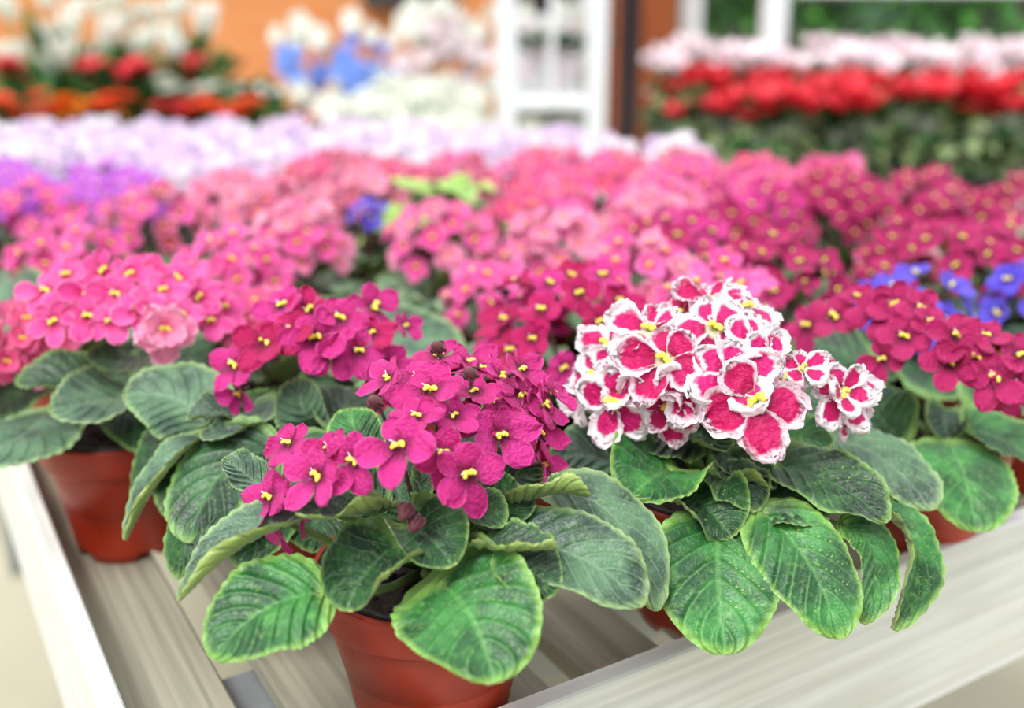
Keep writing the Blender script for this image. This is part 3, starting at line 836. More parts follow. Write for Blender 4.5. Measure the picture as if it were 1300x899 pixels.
# ================================================================== MIDDLE ROWS
MID = [
 (8, 440, 'salmon', 'salmon pink violet whose blooms lean over the left board beside the bright pink ones', dict(n=20, dome=(.046,.042), zc=.975, head=(14, 438), pin=True, at=(.556, .085))),
 (100, 305, 'pink', 'pink violet directly behind the bright pink one with the orange pot', dict(n=26)),
 (222, 322, 'pink', 'rose pink violet, second behind the left orange pot and left of a grey leaf', dict(n=22, dome=(.058,.045))),
 (378, 306, 'lightpink', 'light pink violet behind the sparse deep magenta one', dict(n=24, dome=(.055,.045), hand=['pink','lightpink'])),
 (402, 350, 'salmon', 'small salmon pink violet just behind the deep magenta blooms', dict(n=14, dome=(.048,.03), zc=.975)),
 (490, 312, 'pink', 'candy pink violet in the middle of the bench, left of a blush one', dict(n=22, hand=['pink','lightpink','pink'], leafmat='leaf_grey')),
 (582, 352, 'pink', 'pink violet with a low head between two grey leaves, mid bench', dict(n=16, dome=(.05,.04), zc=.975, leafmat='leaf_grey')),
 (640, 308, 'lightpink', 'blush pink ball-shaped violet at the centre of the bench', dict(n=24, dome=(.056,.052), hand=['lightpink','lightpink','pink'])),
 (715, 405, 'crimson', 'full magenta violet behind the space between the two nearest plants', dict(n=34, dome=(.078,.062), zc=.99, fr=.0195, hand=['magenta','crimson'], leafmat='leaf')),
 (758, 332, 'pink', 'pink violet with orange eyes behind the full magenta one', dict(n=20, dome=(.062,.045), hand=['pink','lightpink','pink'])),
 (858, 365, 'pink', 'mid pink violet half hidden behind the white edged blooms', dict(n=18, dome=(.055,.05))),
 (972, 345, 'maroon', 'dense wine red violet dome behind the white edged plant', dict(n=44, dome=(.082,.06), zc=.985, fr=.0165)),
 (1182, 328, 'maroon', 'dense wine red violet behind the dark rose one at the right', dict(n=40, dome=(.085,.05), fr=.017)),
 (1285, 300, 'maroon', 'wine red violet cut by the right edge, behind the blue ones', dict(n=26, dome=(.07,.055))),
 (1252, 398, 'blue', 'blue violet with yellow eyes beside the dark rose one', dict(n=16, dome=(.062,.04), zc=.975, fr=.021, leafmat='leaf')),
 (1340, 400, 'blue', 'blue violet cut by the right edge of the view', dict(n=16, dome=(.062,.045), zc=.985, fr=.021)),
 (868, 296, 'maroon', 'deep pink violet behind the wine red dome, mid bench', dict(n=30, dome=(.075,.045), hand=['magenta','maroon'])),
 (1068, 330, 'redmix', 'small rose violet between two wine red domes', dict(n=8, dome=(.045,.03), zc=.96)),
 (700, 272, 'pink', 'pink violet left of a deep pink one, in the fourth row', dict(n=24, hand=['pink','salmon'])),
 (772, 278, 'lightpink', 'mixed light and mid pink violet, fourth row of the bench', dict(n=26, hand=['pink','lightpink'])),
 (620, 262, 'salmon', 'coral pink violet right of the lime leaved plant', dict(n=22, dome=(.055,.045), hand=['salmon','pink'])),
 (562, 276, None, 'lime green leaved violet without blooms, mid bench', dict(nl=15, leafmat='leaf_lime', zc=.985, ls=1.1, lh=.172, pin=True)),
 (466, 268, 'blue', 'violet with a small dot of blue blooms left of the lime leaves', dict(n=4, dome=(.016,.016), zc=1.005, fr=.015, nl=10, leafmat='leaf_grey', lh=.12, pin=True)),
 (425, 272, 'redmix', 'rose and white violet left of the blue dotted plant', dict(n=26, hand=['redmix','lightpink'])),
 (305, 275, 'redmix', 'rose red and white violet behind the pink ones, left half', dict(n=30, dome=(.07,.05), hand=['redmix','redmix','lightpink'])),
 (350, 262, 'lightpink', 'pale rose violet between two rose and white ones', dict(n=22, hand=['redmix','lightpink'])),
 (190, 285, 'redmix', 'rose pink violet at the edge of the purple ones', dict(n=24, hand=['pink','redmix'])),
 (14, 300, 'pink', 'bright pink violet at the left edge under the purple ones', dict(n=18)),
 (40, 345, None, 'green leaved violet without blooms at the left edge', dict(nl=12, leafmat='leaf_grey', zc=.965)),
 (325, 352, None, 'violet in leaf only, between the left pink heads and the salmon one', dict(nl=12, leafmat='leaf_grey', zc=.955)),
 (545, 418, None, 'broad grey green leaved violet without blooms, behind the nearest blooms', dict(nl=10, leafmat='leaf_grey', zc=.935)),
 (925, 262, 'pink', 'hot pink violet in the fifth row, right of centre', dict(n=28, hand=['pink','magenta','pink'])),
 (995, 275, 'magenta', 'magenta violet behind the wine red dome, fifth row', dict(n=26, hand=['maroon','magenta'])),
 (850, 254, 'pink', 'rosy violet left of the hot pink one, fifth row', dict(n=26, hand=['pink','lightpink'])),
 (1090, 268, 'maroon', 'wine red violet at the back right, before the sleeved pots', dict(n=30, dome=(.07,.05))),
 (1165, 268, 'maroon', 'second wine red violet at the back right, before the sleeved pots', dict(n=26, dome=(.065,.045), nl=8)),
 (1240, 268, 'maroon', 'third wine red violet at the back right, nearest the right edge', dict(n=26, dome=(.065,.045), nl=8)),
 (1290, 345, None, 'green leaved violet without blooms behind the blue ones', dict(nl=10, leafmat='leaf', zc=.94)),
 (1010, 440 - 40, None, 'leafy violet without blooms behind the white edged one', dict(nl=10, leafmat='leaf', zc=.92)),
 (250, 395 + 5, None, 'leafy violet hidden under the pink heads at left', dict(nl=10, leafmat='leaf', zc=.90)),
 (500, 250, 'redmix', 'small rose violet behind the blue dotted plant', dict(n=16, dome=(.05,.04))),
]
# ------ far rows
FAR = []
def far_row(y, x0, x1, dx, mat, label, group, **kw):
    x = x0; i = 0
    while x < x1:
        FAR.append((x + R_.uniform(-8, 8), y + R_.uniform(-3, 3), mat, label, group, kw)); x += dx * R_.uniform(.93, 1.07); i += 1
LIL = 'pale lilac violet head in the crowded far rows of the bench'
GLI = 'lilac violets in the far rows'
far_row(256, -30, 130, 85, 'purple', 'bright purple violet at the left edge before the lilac rows', 'purple violets at the left')
far_row(272, -60, -10, 90, 'purple', 'bright purple violet at the left edge before the lilac rows', 'purple violets at the left')
FAR.append((150, 262, 'purple', 'bright purple violet at the left edge before the lilac rows', 'purple violets at the left', {}))
for (y, x0, x1, dx) in ((236, 190, 400, 98), (222, -20, 560, 96), (205, -40, 700, 92), (191, 5, 800, 86), (178, -30, 600, 80)):
    far_row(y, x0, x1, dx, 'lilac', LIL, GLI, hand=['lilac', 'lilac', 'white'])
far_row(224, 478, 560, 95, 'white', 'white violet head standing out among the lilac ones', 'white violets in the far rows', hand=['white'])
far_row(243, 430, 600, 75, 'redmix', 'rose violet just before the lilac rows', 'rose violets before the lilac rows', hand=['redmix', 'salmon'])
far_row(228, 590, 860, 78, 'pink', 'rose pink violet in the back rows left of the wooden post', 'pink violets in the back rows', hand=['pink', 'redmix'])
far_row(240, 650, 800, 80, 'pink', 'rose pink violet in the back rows left of the wooden post', 'pink violets in the back rows', hand=['pink', 'salmon'])
far_row(236, 860, 1060, 72, 'pink', 'hot pink violet in the back rows right of the wooden post', 'hot pink violets in the back rows', hand=['pink', 'salmon', 'pink'])
far_row(207, 740, 830, 76, 'lilac', LIL, GLI, hand=['lilac', 'white'])
far_row(252, 1070, 1200, 80, 'maroon', 'wine red violet head in the last row at the right', 'wine red violets in the last row', hand=['maroon'])

placed = [r.location.copy() for r in (A, B, C_, D, E)]
allp = []
for (px, py, mat, label, kw) in MID:
    c = atZ(px, py, kw.get('zc', .995))
    if 'at' in kw: c = K + U * kw['at'][0] + V * kw['at'][1]
    allp.append([Vector((c.x, c.y, 0)), 'mid', (px, py, mat, label, None, kw)])
for (px, py, mat, label, group, kw) in FAR:
    c = atZ(px, py, kw.get('zc', .995)); allp.append([Vector((c.x, c.y, 0)), 'far', (px, py, mat, label, group, kw)])
# relax so that no two pots share the same place
fixed = [Vector((l.x, l.y, 0)) for l in placed]
PIN = [a for a in allp if a[2][5].get('pin')]
fixed += [a[0] for a in PIN]
def off_by(p):
    w = p - K
    return max(0, .085 - w.dot(U), w.dot(U) - BL + .08) + max(0, .085 - w.dot(V), w.dot(V) - BW + .08)
allp = [a for a in allp if off_by(a[0]) < .22 and a not in PIN]
for it in range(120):
    for i, a in enumerate(allp):
        w = a[0] - K; w.z = 0
        a[0] = Vector((K.x, K.y, 0)) + U * min(max(w.dot(U), .085), BL - .08) + V * min(max(w.dot(V), .085), BW - .08)
        for b in fixed:
            d = a[0] - b
            if d.length < .136: a[0] = b + d.normalized() * .137 if d.length > 1e-5 else a[0] + Vector((.01, 0, 0))
        for j in range(i + 1, len(allp)):
            b = allp[j]; d = b[0] - a[0]
            lim = .117 if a[1] == 'far' and b[1] == 'far' else (.126 if 'far' in (a[1], b[1]) else .134)
            if d.length < lim:
                m = (lim + .001 - d.length) / 2; dn = d.normalized() if d.length > 1e-5 else Vector((1, 0, 0))
                a[0] -= dn * m; b[0] += dn * m
for a in allp + PIN:
    px, py, mat, label, group, kw = a[2]
    kw = dict(kw); kw.pop('pin', None); kw.pop('at', None)
    if a[1] == 'far':
        kw.setdefault('n', 26); kw.setdefault('fr', .0185); kw.setdefault('nl', 4)
        kw.setdefault('dome', (.058, .042))
        kw['q'] = 'far'
    violet(px, py, mat, label, group=group, world=(a[0].x, a[0].y), **kw)

#BACKGROUND
exec_bg = True
# ================================================================== SETTING
def struct(name, mb, mat, m4=None, smooth=False):
    o = link(name, mb.mesh(name, mat, smooth=smooth), None, m4)
    o['kind'] = 'structure'; return o

def brick_mat():
    k = NT('orange brick')
    v = k.coord('Object')
    mp = k.n('ShaderNodeMapping'); mp.inputs['Rotation'].default_value = (PI / 2, 0, 0); k.L(v, mp.inputs[0])
    br = k.n('ShaderNodeTexBrick')
    br.inputs['Scale'].default_value = 1.0; br.inputs['Brick Width'].default_value = .25; br.inputs['Row Height'].default_value = .075
    br.inputs['Mortar Size'].default_value = .008
    br.inputs['Color1'].default_value = lin((206, 128, 76)); br.inputs['Color2'].default_value = lin((216, 142, 88)); br.inputs['Mortar'].default_value = lin((200, 142, 102))
    k.L(mp.outputs[0], br.inputs['Vector'])
    k.bsdf(br.outputs['Color'], 0.85, 0.2, normal=k.bump(br.outputs['Fac'], -.3, .01))
    return k.mat
M['brick'] = brick_mat()
def floor_mat():
    k = NT('pale concrete'); oc = k.coord('Object')
    n1 = k.noise(1.2, 5, oc); n2 = k.noise(40, 3, oc)
    k.bsdf(k.mix(k.step(n1, .3, .7), lin((160, 155, 132)), lin((182, 177, 156))), .8, .3, normal=k.bump(n2, .2, .005))
    return k.mat
M['floor'] = floor_mat()
M['white_paint'] = simple('white paint', (240, 243, 245), .5, .03, 4)
M['wood_post'] = wood_mat('brown stained wood', (150, 76, 36), (186, 100, 52), (120, 58, 28))
M['dark'] = simple('dark interior wall', (52, 40, 44), .8, .2, 2)
M['greywall'] = simple('grey panel', (120, 128, 138), .6, .1, 3)

mb = MB(); mb.box(-9, 9, -3, 11, -.05, 0); struct('floor', mb, M['floor'])
mb = MB(); mb.box(-8, -.05, 6.0, 6.2, 0, 2.8); struct('wall_back', mb, M['brick'])
# dark eave board over the wall end
mb = MB(); mb.box(-.80, -.32, 5.90, 5.99, 1.212, 1.42, .01)
g = link('wall_sign_board', mb.mesh('wall_sign_board', simple('dark grey metal', (70, 72, 80), .5)), None); tag(g, 'dark grey panel fixed to the brick wall at the top edge', 'panel')
# rear conservatory front: dark interior with glass front and white mullions
mb = MB(); mb.box(-.05, 8, 6.6, 6.7, 0, 2.8); struct('wall_right', mb, M['dark'])

def post(px, wpx, z, name, mat, label, depth=.06, top=2.6, lean=0):
    a = P(px, 60, z); w = wpx / F * z
    mb = MB(); mb.box(-w / 2, w / 2, 0, depth, 0, top, .004)
    o = link(name, mb.mesh(name, mat, smooth=False), None, Matrix.Translation((a.x, a.y, 0)))
    return o
# window frames are part of the setting
o = post(877, 26, 3.4, 'window_1', M['white_paint'], ''); o['kind'] = 'structure'
o = post(983, 30, 3.4, 'window_2', M['white_paint'], ''); o['kind'] = 'structure'
o = post(838, 38, 3.3, 'wooden_post', M['wood_post'], '', depth=.12); tag(o, 'thick brown stained wooden post left of the windows', 'post')
o = post(782, 5, 4.4, 'wooden_post', M['wood_post'], '', depth=.1); tag(o, 'thin brown wooden post in the dark doorway', 'post')
def glass_mat():
    k = NT('window glass')
    p = k.n('ShaderNodeBsdfGlass'); p.inputs['Roughness'].default_value = .0; p.inputs['IOR'].default_value = 1.1
    tr = k.n('ShaderNodeBsdfTransparent'); mx = k.n('ShaderNodeMixShader'); mx.inputs[0].default_value = .035
    gl = k.n('ShaderNodeBsdfGlossy'); gl.inputs['Roughness'].default_value = .02
    k.L(tr.outputs[0], mx.inputs[1]); k.L(gl.outputs[0], mx.inputs[2]); k.L(mx.outputs[0], k.out.inputs[0])
    return k.mat
M['glass'] = glass_mat()
a = P(890, 60, 3.43); b = P(970, 60, 3.43); c = P(998, 60, 3.43)
mb = MB(); mb.box(a.x, b.x, a.y + .01, a.y + .014, .9, 2.6)
mb.box(c.x, c.x + 2.2, a.y + .01, a.y + .014, .9, 2.6); struct('window_3', mb, M['glass'])
mb = MB(); mb.box(b.x + .1, 3.2, a.y - .02, a.y + .04, P(1000, -6, 3.43).z, P(1000, -6, 3.43).z + .06, .004); struct('trim_1', mb, M['white_paint'])

# ------------------------------------------------------------------ loose leafy shapes
def bush_mesh(seed, n, r, mats, blade=(.05, .03), z0=0, squash=1.0):
    rnd = random.Random(seed); mb = MB()
    for k in range(n):
        d = Vector((rnd.gauss(0, 1), rnd.gauss(0, 1), rnd.gauss(0, 1))).normalized() * (rnd.random() ** .4)
        c = Vector((d.x * r[0], d.y * r[1], z0 + r[2] + d.z * r[2]))
        x = (d + Vector((rnd.uniform(-.7, .7), rnd.uniform(-.7, .7), rnd.uniform(-.5, .7)))).normalized()
        nrm = (Vector((rnd.uniform(-.6, .6), rnd.uniform(-.6, .6), 1))).normalized()
        y = nrm.cross(x).normalized(); l = blade[0] * rnd.uniform(.6, 1.2); w = blade[1] * rnd.uniform(.7, 1.1)
        zz = x.cross(y)
        rows = []
        for i, (t, ww) in enumerate(((0, .15), (.35, .95), (.7, .8), (1, .05))):
            cc = c + x * l * t - zz * 0 + Vector((0, 0, -l * .35 * t * t))
            rows.append([cc - y * w * ww * .5 + Vector((0, 0, .15 * w * ww)), cc, cc + y * w * ww * .5 + Vector((0, 0, .15 * w * ww))])
        mb.m = k % len(mats) if len(mats) > 1 else 0
        mb.grid(rows, None)
    return mb.mesh('foliage', mats)
M['g1'] = simple('bush green', (58, 118, 44), .6, .2, 12, trans=.15)
M['g2'] = simple('deep bush green', (40, 92, 40), .6, .2, 12, trans=.15)
M['g4'] = simple('bright shrub green', (96, 178, 62), .6, .2, 5, trans=.2)
M['g3'] = simple('sleeved leaf green', (140, 162, 108), .6, .2, 18, trans=.15)
M['red'] = simple('petal red', (232, 44, 62), .5, .12, 20, trans=.25)
M['orange'] = simple('petal orange red', (240, 78, 30), .5, .05, 20, trans=.25)
M['amber'] = simple('petal amber', (246, 150, 30), .5, .05, 20, trans=.25)
M['ivory'] = simple('petal ivory', (248, 250, 240), .5, .02, 20, trans=.25)
M['skyblue'] = simple('petal sky blue', (138, 176, 252), .5, .05, 20, trans=.25)
M['blushwhite'] = simple('petal blush white', (253, 240, 244), .5, .02, 20, trans=.25)
M['ceramic'] = simple('white ceramic', (240, 240, 238), .3, .02, 10)
M['bench_grey'] = simple('grey bench top', (150, 150, 142), .6, .1, 8)

def tulip_mesh(mat, petals=6, h=1.6, flare=.15):
    mb = MB()
    for k in range(petals):
        a = k * 2 * PI / petals; off = .05 * (k % 2)
        rows = []
        for i in range(6):
            v = i / 5
            rr = (.12 + .5 * math.sin(PI * min(v * .62, .5)) + flare * v * v) + off
            w = .42 * math.sin(PI * (v * .86 + .08)) ** .7
            rows.append([((rr) * math.cos(a + s * w / max(rr, .2)), rr * math.sin(a + s * w / max(rr, .2)), v * h) for s in (-1, -.5, 0, .5, 1)])
        mb.grid(rows, None)
    return mb.mesh('flower', [mat])
def open_mesh(mat, n=5, seed=0, up=.3, double=False):
    rnd = random.Random(seed); mb = MB()
    for lay in range(2 if double else 1):
        for k in range(n):
            a0 = 2 * PI * k / n + lay * .6 + rnd.uniform(-.1, .1); ln = 1 - .3 * lay
            rows = []
            for i in range(5):
                v = i / 4; h = .15 + .85 * math.sin(PI * min(1, v * .8 + .1)) * .6
                rows.append([(v * ln * math.cos(a0) - s * h * math.sin(a0) * .7, v * ln * math.sin(a0) + s * h * math.cos(a0) * .7,
                              up * v + .12 * math.sin(3 * s + k) * v + lay * .15) for s in (-1, -.4, .4, 1)])
            mb.grid(rows, None)
    return mb.mesh('flower', [mat])
TUL = {m: tulip_mesh(M[m]) for m in ('ivory', 'red', 'orange', 'amber')}
OPN = {m: [open_mesh(M[m], seed=i, double=True) for i in range(2)] for m in ('red', 'orange', 'amber', 'ivory', 'skyblue', 'blushwhite')}
CYC = {m: open_mesh(M[m], 5, 3, up=1.0) for m in ('red', 'blushwhite', 'ivory')}

def small_pot(mat, r=.055, h=.1):
    mb = MB(); mb.lathe([(r * .68, 0), (r * .7, .002), (r * .9, h * .82), (r, h * .83), (r, h), (r * .93, h), (r * .88, h * .9), (0, h * .9)], 20, cap=False)
    return mb.mesh('pot', [mat])
SP_T = small_pot(M['pot'], .06, .1); SP_W = small_pot(M['ceramic'], .055, .11); SP_B = small_pot(M['liner'], .06, .1)
BUSH = [bush_mesh(i, 110, (.085, .085, .09), [M['g1'], M['g2']], (.09, .035), 0) for i in range(3)]
BUSH_S = [bush_mesh(20 + i, 320, (.07, .07, .07), [M['g3'], M['g2'], M['g3']], (.06, .045), 0) for i in range(3)]
BLADES = [bush_mesh(40 + i, 60, (.06, .06, .12), [M['g1'], M['g2']], (.13, .03), 0) for i in range(2)]

def bench_box(name, x0, x1, y0, y1, ztop, label, mat='bench_grey'):
    t = empty(name, ((x0 + x1) / 2, (y0 + y1) / 2, 0), 0, label, 'bench')
    mb = MB(); mb.box(x0 - t.location.x, x1 - t.location.x, y0 - t.location.y, y1 - t.location.y, ztop - .05, ztop, .004)
    link('bench_top', mb.mesh('bench_top', M[mat], smooth=False), t)
    for sx in (x0 + .05, x1 - .1):
        for sy in (y0 + .05, y1 - .1):
            mb = MB(); X = sx - t.location.x; Y = sy - t.location.y
            mb.box(X, X + .05, Y, Y + .05, 0, ztop - .051, .003)
            link('leg', mb.mesh('leg', M['frame'], smooth=False), t)
    return t

# ---- left bench: ivory tulips over red and orange blooms
zL = .62
pB0 = P(-60, 175, 3.0); pB1 = P(345, 175, 3.0)
bench_box('plant_bench', pB0.x - .3, pB1.x + .02, 2.62, 3.85, zL, 'low grey bench of red and white flowers before the brick wall')
def tulip_plant(px, py, z, mat, label, group, nf=5, open_=False, spread=.09, size=.034, pot=SP_T, ztop=zL, fol=None, dh=.0, name='potted_flower'):
    """plant whose blooms are centred at pixel (px,py)"""
    rnd = random.Random(int(px * 7 + py * 3 + z * 100))
    c = P(px, py, z)
    root = empty(name, (c.x, c.y, ztop), rnd.uniform(-3, 3), label, 'potted plant', group)
    link('pot', pot, root)
    hb = c.z - ztop
    fm = (fol or BUSH)[rnd.randrange(len(fol or BUSH))]
    s = max(.6, min(2.3, (hb - .10) / .17))
    link('foliage', fm, root, Matrix.Translation((0, 0, .085)) @ Matrix.Diagonal((1.15, 1.15, s, 1)))
    mbs = MB()
    for k in range(nf):
        a = 2 * PI * k / nf + rnd.uniform(-.4, .4); r = spread * math.sqrt(rnd.uniform(.1, 1))
        p = Vector((r * math.cos(a), r * math.sin(a), hb + rnd.uniform(-.035, .035) + dh))
        tilt = Vector((p.x * 2, p.y * 2, .5 if open_ else 1.4)) + Vector((rnd.uniform(-.2, .2), rnd.uniform(-.2, .2), 0))
        me = rnd.choice(OPN[mat]) if open_ else TUL[mat]
        link('flower', me, root, TRS(p, orient(tilt), size * rnd.uniform(.85, 1.15)))
        mbs.tube([(0, 0, .09), (p.x * .6, p.y * .6, p.z * .6), p], .003, 5)
    link('stems', mbs.mesh('stems', M['g1']), root)
    return root
GW = 'tall ivory flowers on the left bench'; GR = 'red and orange flowers on the left bench'
for (px, py) in ((30, 35), (80, 60), (130, 25), (178, 38), (232, 40), (248, 62), (100, 90), (158, 78), (40, 100), (215, 95)):
    tulip_plant(px, py, 3.35 + (py < 50) * .25, 'ivory', 'tall ivory tulip-like plant in green foliage before the brick wall', GW, nf=3, spread=.09, size=.048, dh=.02)
for i, (px, py, m) in enumerate(((12, 95, 'red'), (8, 145, 'orange'), (65, 142, 'orange'), (95, 142, 'amber'), (125, 98, 'red'), (145, 145, 'orange'), (180, 100, 'red'), (222, 145, 'red'), (235, 92, 'red'), (255, 150, 'orange'), (298, 152, 'orange'))):
    word = {'red': 'red', 'orange': 'orange red', 'amber': 'amber'}[m]
    tulip_plant(px, py, 3.0 + (py < 120) * .15, m, '%s bloomed plant on the left bench below the ivory flowers' % word, word + ' blooms on the left bench', nf=6, open_=True, spread=.045, size=.038, dh=.01)
for (px, py) in ((305, 118), (345, 115), (262, 120), (212, 118)):
    tulip_plant(px, py, 3.1, 'ivory', 'single round ivory bloom low at the right end of the left bench', 'round ivory blooms by the brick wall', nf=2, open_=True, spread=.03, size=.04, fol=BUSH)

# ---- blue and white orchids in the middle
zM = .62
q0 = P(365, 150, 3.2); q1 = P(628, 150, 3.2)
bench_box('plant_bench', q0.x, q1.x, 2.90, 3.75, zM, 'low grey bench of blue and white orchids left of the white rack')
def orchid(px, py, z, mats, label, group, nf=9, ztop=zM, h=.16, spread=.08, size=.032, pot=SP_W, name='potted_orchid'):
    rnd = random.Random(int(px * 5 + py))
    c = P(px, py, z)
    root = empty(name, (c.x, c.y, ztop), rnd.uniform(-3, 3), label, 'potted plant', group)
    link('pot', pot, root)
    mb = MB()
    for k in range(5):
        a = k * 1.26 + rnd.random() * .3
        rows = []
        for i in range(6):
            v = i / 5; w = .026 * math.sin(PI * (v * .9 + .07)) ** .6
            r = .02 + .13 * v; zz = .10 + .07 * math.sin(v * 2.4)
            rows.append([(r * math.cos(a) - s * w * math.sin(a), r * math.sin(a) + s * w * math.cos(a), zz + abs(s) * .008) for s in (-1, 0, 1)])
        mb.grid(rows, None)
    link('leaves', mb.mesh('leaves', M['g2']), root)
    hb = c.z - ztop
    mbs = MB()
    for st in range(2):
        a = rnd.uniform(0, 6.28); e = Vector((math.cos(a) * spread * .6, math.sin(a) * spread * .6, hb + .05))
        mbs.tube([(0, 0, .09), (e.x * .2, e.y * .2, hb * .6), (e.x * .5, e.y * .5, hb), e], .003, 5)
    link('stems', mbs.mesh('stems', M['g1']), root)
    for k in range(nf):
        a = rnd.uniform(0, 6.28); r = spread * math.sqrt(rnd.random())
        p = Vector((r * math.cos(a), r * math.sin(a), hb + rnd.uniform(-.5, .5) * h))
        m = mats[0] if (p.z < hb + h * .22 or len(mats) == 1) else mats[1]
        d = Vector((math.cos(a), math.sin(a), .2)) + Matrix.Rotation(-root.rotation_euler.z, 3, 'Z') @ Vector((0, -1, 0))
        link('flower', OPN[m][k % 2], root, TRS(p, orient(d), size * rnd.uniform(.85, 1.15)))
    return root
for px, py in ((378, 72), (432, 80), (470, 66)):
    orchid(px, py, 3.1, ['skyblue', 'ivory'], 'sky blue orchid with white upper blooms before the brick wall', 'blue orchids before the brick wall', nf=12, h=.2, spread=.07)
for px, py in ((545, 50), (585, 45), (612, 70), (560, 85), (530, 70)):
    orchid(px, py, 3.35, ['blushwhite', 'ivory'], 'tall white orchid left of the white rack', 'tall white orchids', nf=16, h=.22, spread=.09)
for px, py in ((405, 130), (455, 118), (500, 122), (545, 128), (590, 130), (480, 140), (522, 145), (575, 160), (610, 150), (560, 140), (600, 172), (430, 150)):
    orchid(px, py, 3.0 if py > 135 else 3.12, ['ivory'], 'low white flowering plant in front of the taller orchids', 'low white flowers before the tall orchids', nf=14, h=.12, spread=.08)
for px in (395, 420):
    tulip_plant(px, 165, 3.0, 'red', 'small red bloomed plant under the white and blue orchids', 'small red blooms under the orchids', nf=6, open_=True, spread=.06, size=.03)

# ---- white rack between two white posts
zr = 2.9
a = P(630, 60, zr); b = P(772, 60, zr)
rack = empty('display_rack', ((a.x + b.x) / 2, a.y, 0), 0, 'white rack of two posts and shelves holding blush orchids', 'rack')
hw = (b.x - a.x) / 2; pw = 26 / F * zr
for sx in (-1, 1):
    for dy in (0, .36):
        mb = MB(); x0 = sx * (hw - pw / 2); mb.box(x0 - pw / 2, x0 + pw / 2, dy, dy + .05, 0, 2.3, .004)
        link('post', mb.mesh('post', M['white_paint'], smooth=False), rack)
zs = P(700, 128, zr).z
for zz in (.56, zs - .0, 1.75):
    mb = MB(); mb.box(-hw + pw, hw - pw, .0, .40, zz - .03, zz, .004)
    link('shelf', mb.mesh('shelf', M['white_paint'], smooth=False), rack)
mb = MB(); mb.box(-.008, .008, .0, .02, zs + .001, 1.719, 0); link('divider', mb.mesh('divider', M['white_paint'], smooth=False), rack)
for px, py in ((680, 72), (722, 68), (700, 50)):
    rr_ = orchid(px, py, zr + .2, ['blushwhite', 'ivory'], 'blush white orchid standing on the white rack', 'blush orchids on the rack', nf=16, h=.2, spread=.075, ztop=zs)
mb = MB(); mb.box(-hw + pw, hw - pw, .402, .41, .4, P(700, 18, zr + .4).z); link('back_panel', mb.mesh('back_panel', M['white_paint'], smooth=False), rack)
for px, py in ((672, 165), (701, 172), (730, 165)):
    orchid(px, py, zr + .14, ['ivory'], 'white flowering plant below the rack shelf, behind the lilac violets', 'white flowers below the rack shelf', nf=12, h=.14, spread=.05, ztop=.56)

# ---- right bench: sleeved cyclamens
zR = .84
r0 = P(850, 240, 2.35)
bench_box('plant_bench', r0.x + .03, r0.x + 1.9, 2.2, 3.1, zR, 'dark grey bench of sleeved red cyclamens under the windows', 'bench_grey')
def sleeve_mat():
    k = NT('clear plastic sleeve')
    tr = k.n('ShaderNodeBsdfTransparent'); tr.inputs[0].default_value = (.92, .95, .9, 1)
    gl = k.n('ShaderNodeBsdfPrincipled'); gl.inputs['Base Color'].default_value = lin((225, 230, 215)); gl.inputs['Roughness'].default_value = .15
    mx = k.n('ShaderNodeMixShader'); nz = k.noise(25, 2, k.coord('Object'))
    k.L(k.math('MULTIPLY', k.step(nz, .4, .7), .35), mx.inputs[0])
    k.L(tr.outputs[0], mx.inputs[1]); k.L(gl.outputs[0], mx.inputs[2]); k.L(mx.outputs[0], k.out.inputs[0])
    return k.mat
M['sleeve'] = sleeve_mat()
M['paper'] = simple('white wrapping paper', (245, 240, 242), .6, .03, 8, trans=.3)
def sleeve_mesh(mat):
    mb = MB(); rows = []
    for i in range(7):
        v = i / 6
        row = []
        for k in range(28):
            an = 2 * PI * k / 28
            r = .05 + .065 * v + .006 * v * math.sin(7 * an) + (.004 * math.sin(13 * an + i))
            row.append((r * math.cos(an), r * math.sin(an), .002 + v * (.165 + .012 * math.sin(3 * an))))
        rows.append(row)
    mb.grid(rows, None, closed=True)
    return mb.mesh('sleeve', [mat])
SLV = sleeve_mesh(M['sleeve']); SLP = sleeve_mesh(M['paper'])
def cyclamen(px, z, mat, label, group, sl, nf=16, hb=.205):
    rnd = random.Random(int(px * 3 + z * 10))
    c = P(px, 100, z)
    root = empty('potted_cyclamen', (c.x, c.y, zR), rnd.uniform(-3, 3), label, 'potted plant', group)
    link('pot', SP_T, root, Matrix.Diagonal((.85, .85, .85, 1)))
    link('foliage', rnd.choice(BUSH_S), root, Matrix.Translation((0, 0, .05)) @ Matrix.Diagonal((1.08, 1.08, 1.1, 1)))
    link('sleeve', sl, root)
    mbs = MB()
    for k in range(nf):
        a = rnd.uniform(0, 6.28); r = .095 * math.sqrt(rnd.random())
        p = Vector((r * math.cos(a), r * math.sin(a), hb + rnd.uniform(-.03, .03) - r * .25))
        link('flower', CYC[mat], root, TRS(p, orient(Vector((p.x * 4, p.y * 4, 1))), .034 * rnd.uniform(.8, 1.2)))
        mbs.tube([(0, 0, .06), (p.x * .6, p.y * .6, p.z * .6), p], .002, 5)
    link('stems', mbs.mesh('stems', M['g3']), root)
for i, px in enumerate((885, 975, 1085, 1205, 1310)):
    cyclamen(px, 2.34 - .03 * (i % 2), 'red', 'red cyclamen in a clear sleeve, front row under the windows', 'red sleeved cyclamens', SLV)
for i, px in enumerate((900, 992, 1110, 1225, 1330)):
    cyclamen(px, 2.60, 'red', 'red cyclamen in a clear sleeve, second row under the windows', 'red sleeved cyclamens, second row', SLV)
for i, px in enumerate((872, 955, 1045, 1135, 1225, 1310)):
    cyclamen(px, 2.9, 'blushwhite', 'white cyclamen in white paper behind the red ones', 'white wrapped cyclamens', SLP, nf=30, hb=.26)

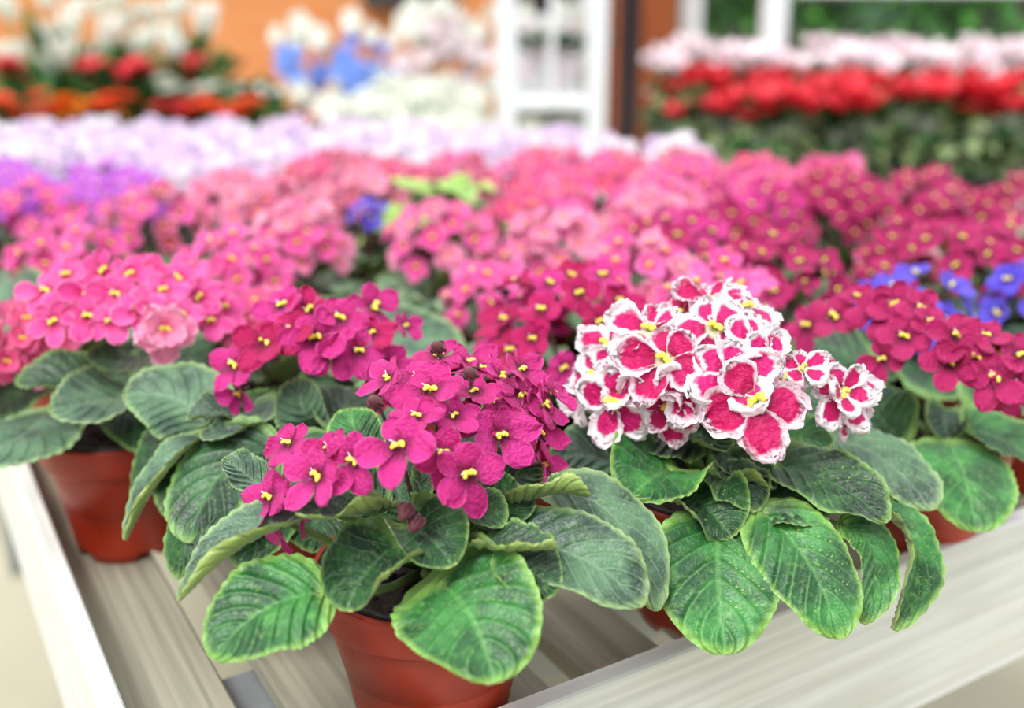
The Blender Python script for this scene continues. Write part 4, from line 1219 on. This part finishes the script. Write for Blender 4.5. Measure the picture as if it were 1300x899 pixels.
# ---- greenery behind the glass
def shrub(px, py, z, s, label):
    c = P(px, py, z)
    root = empty('indoor_shrub', (c.x, c.y, 0), 0, label, 'shrub')
    me = bush_mesh(int(px), 420, (s, s * .6, .55), [M['g4'], M['g1']], (.13, .06), 0)
    link('foliage', me, root, Matrix.Translation((0, 0, c.z - .55)))
    mb = MB(); mb.tube([(0, 0, .12), (.02, 0, .5), (0, 0, c.z - .1)], .02, 8); link('trunk', mb.mesh('trunk', M['wood_post']), root)
    mb = MB(); mb.lathe([(.12, 0), (.17, .3), (.18, .3), (.18, .34), (.165, .34), (.15, .28), (0, .28)], 24); link('pot', mb.mesh('pot', M['pot']), root)
shrub(925, 20, 4.6, .22, 'green shrub behind the left window pane')
shrub(1030, 25, 4.6, .16, 'narrow green shrub right of the second white window post')
shrub(1200, 10, 4.4, .32, 'broad bright green shrub behind the right window')
mb = MB(); a = P(1115, 40, 5.0); mb.box(a.x - .16, a.x + .16, a.y, a.y + .05, 0, 2.4, .005); o = link('interior_panel', mb.mesh('interior_panel', M['greywall'], smooth=False)); tag(o, 'blue grey panel standing between the shrubs behind glass', 'panel')

# ================================================================== LIGHT
w = bpy.data.worlds.new('world'); scene.world = w; w.use_nodes = True
nt = w.node_tree; nt.nodes.clear()
bg = nt.nodes.new('ShaderNodeBackground'); wo = nt.nodes.new('ShaderNodeOutputWorld')
tc = nt.nodes.new('ShaderNodeTexCoord'); sp = nt.nodes.new('ShaderNodeSeparateXYZ'); cr = nt.nodes.new('ShaderNodeValToRGB')
nt.links.new(tc.outputs['Generated'], sp.inputs[0]); nt.links.new(sp.outputs[2], cr.inputs[0])
cr.color_ramp.elements[0].position = .0; cr.color_ramp.elements[0].color = (.08, .08, .08, 1)
cr.color_ramp.elements[1].position = .75; cr.color_ramp.elements[1].color = (1.0, 1.03, 1.07, 1)
nt.links.new(cr.outputs[0], bg.inputs[0]); nt.links.new(bg.outputs[0], wo.inputs[0])
bg.inputs[1].default_value = 1.7
sun = bpy.data.lights.new('sun', 'SUN'); sun.energy = 2.6; sun.angle = math.radians(25); sun.color = (1, .98, .94)
so = bpy.data.objects.new('sun', sun); COL.objects.link(so); so.rotation_euler = (math.radians(28), math.radians(-22), 0)

scene.view_settings.view_transform = 'Standard'
try: scene.view_settings.look = 'None'
except Exception: pass
scene.view_settings.gamma = 1; scene.view_settings.use_curve_mapping = False
scene.view_settings.exposure = 0.3
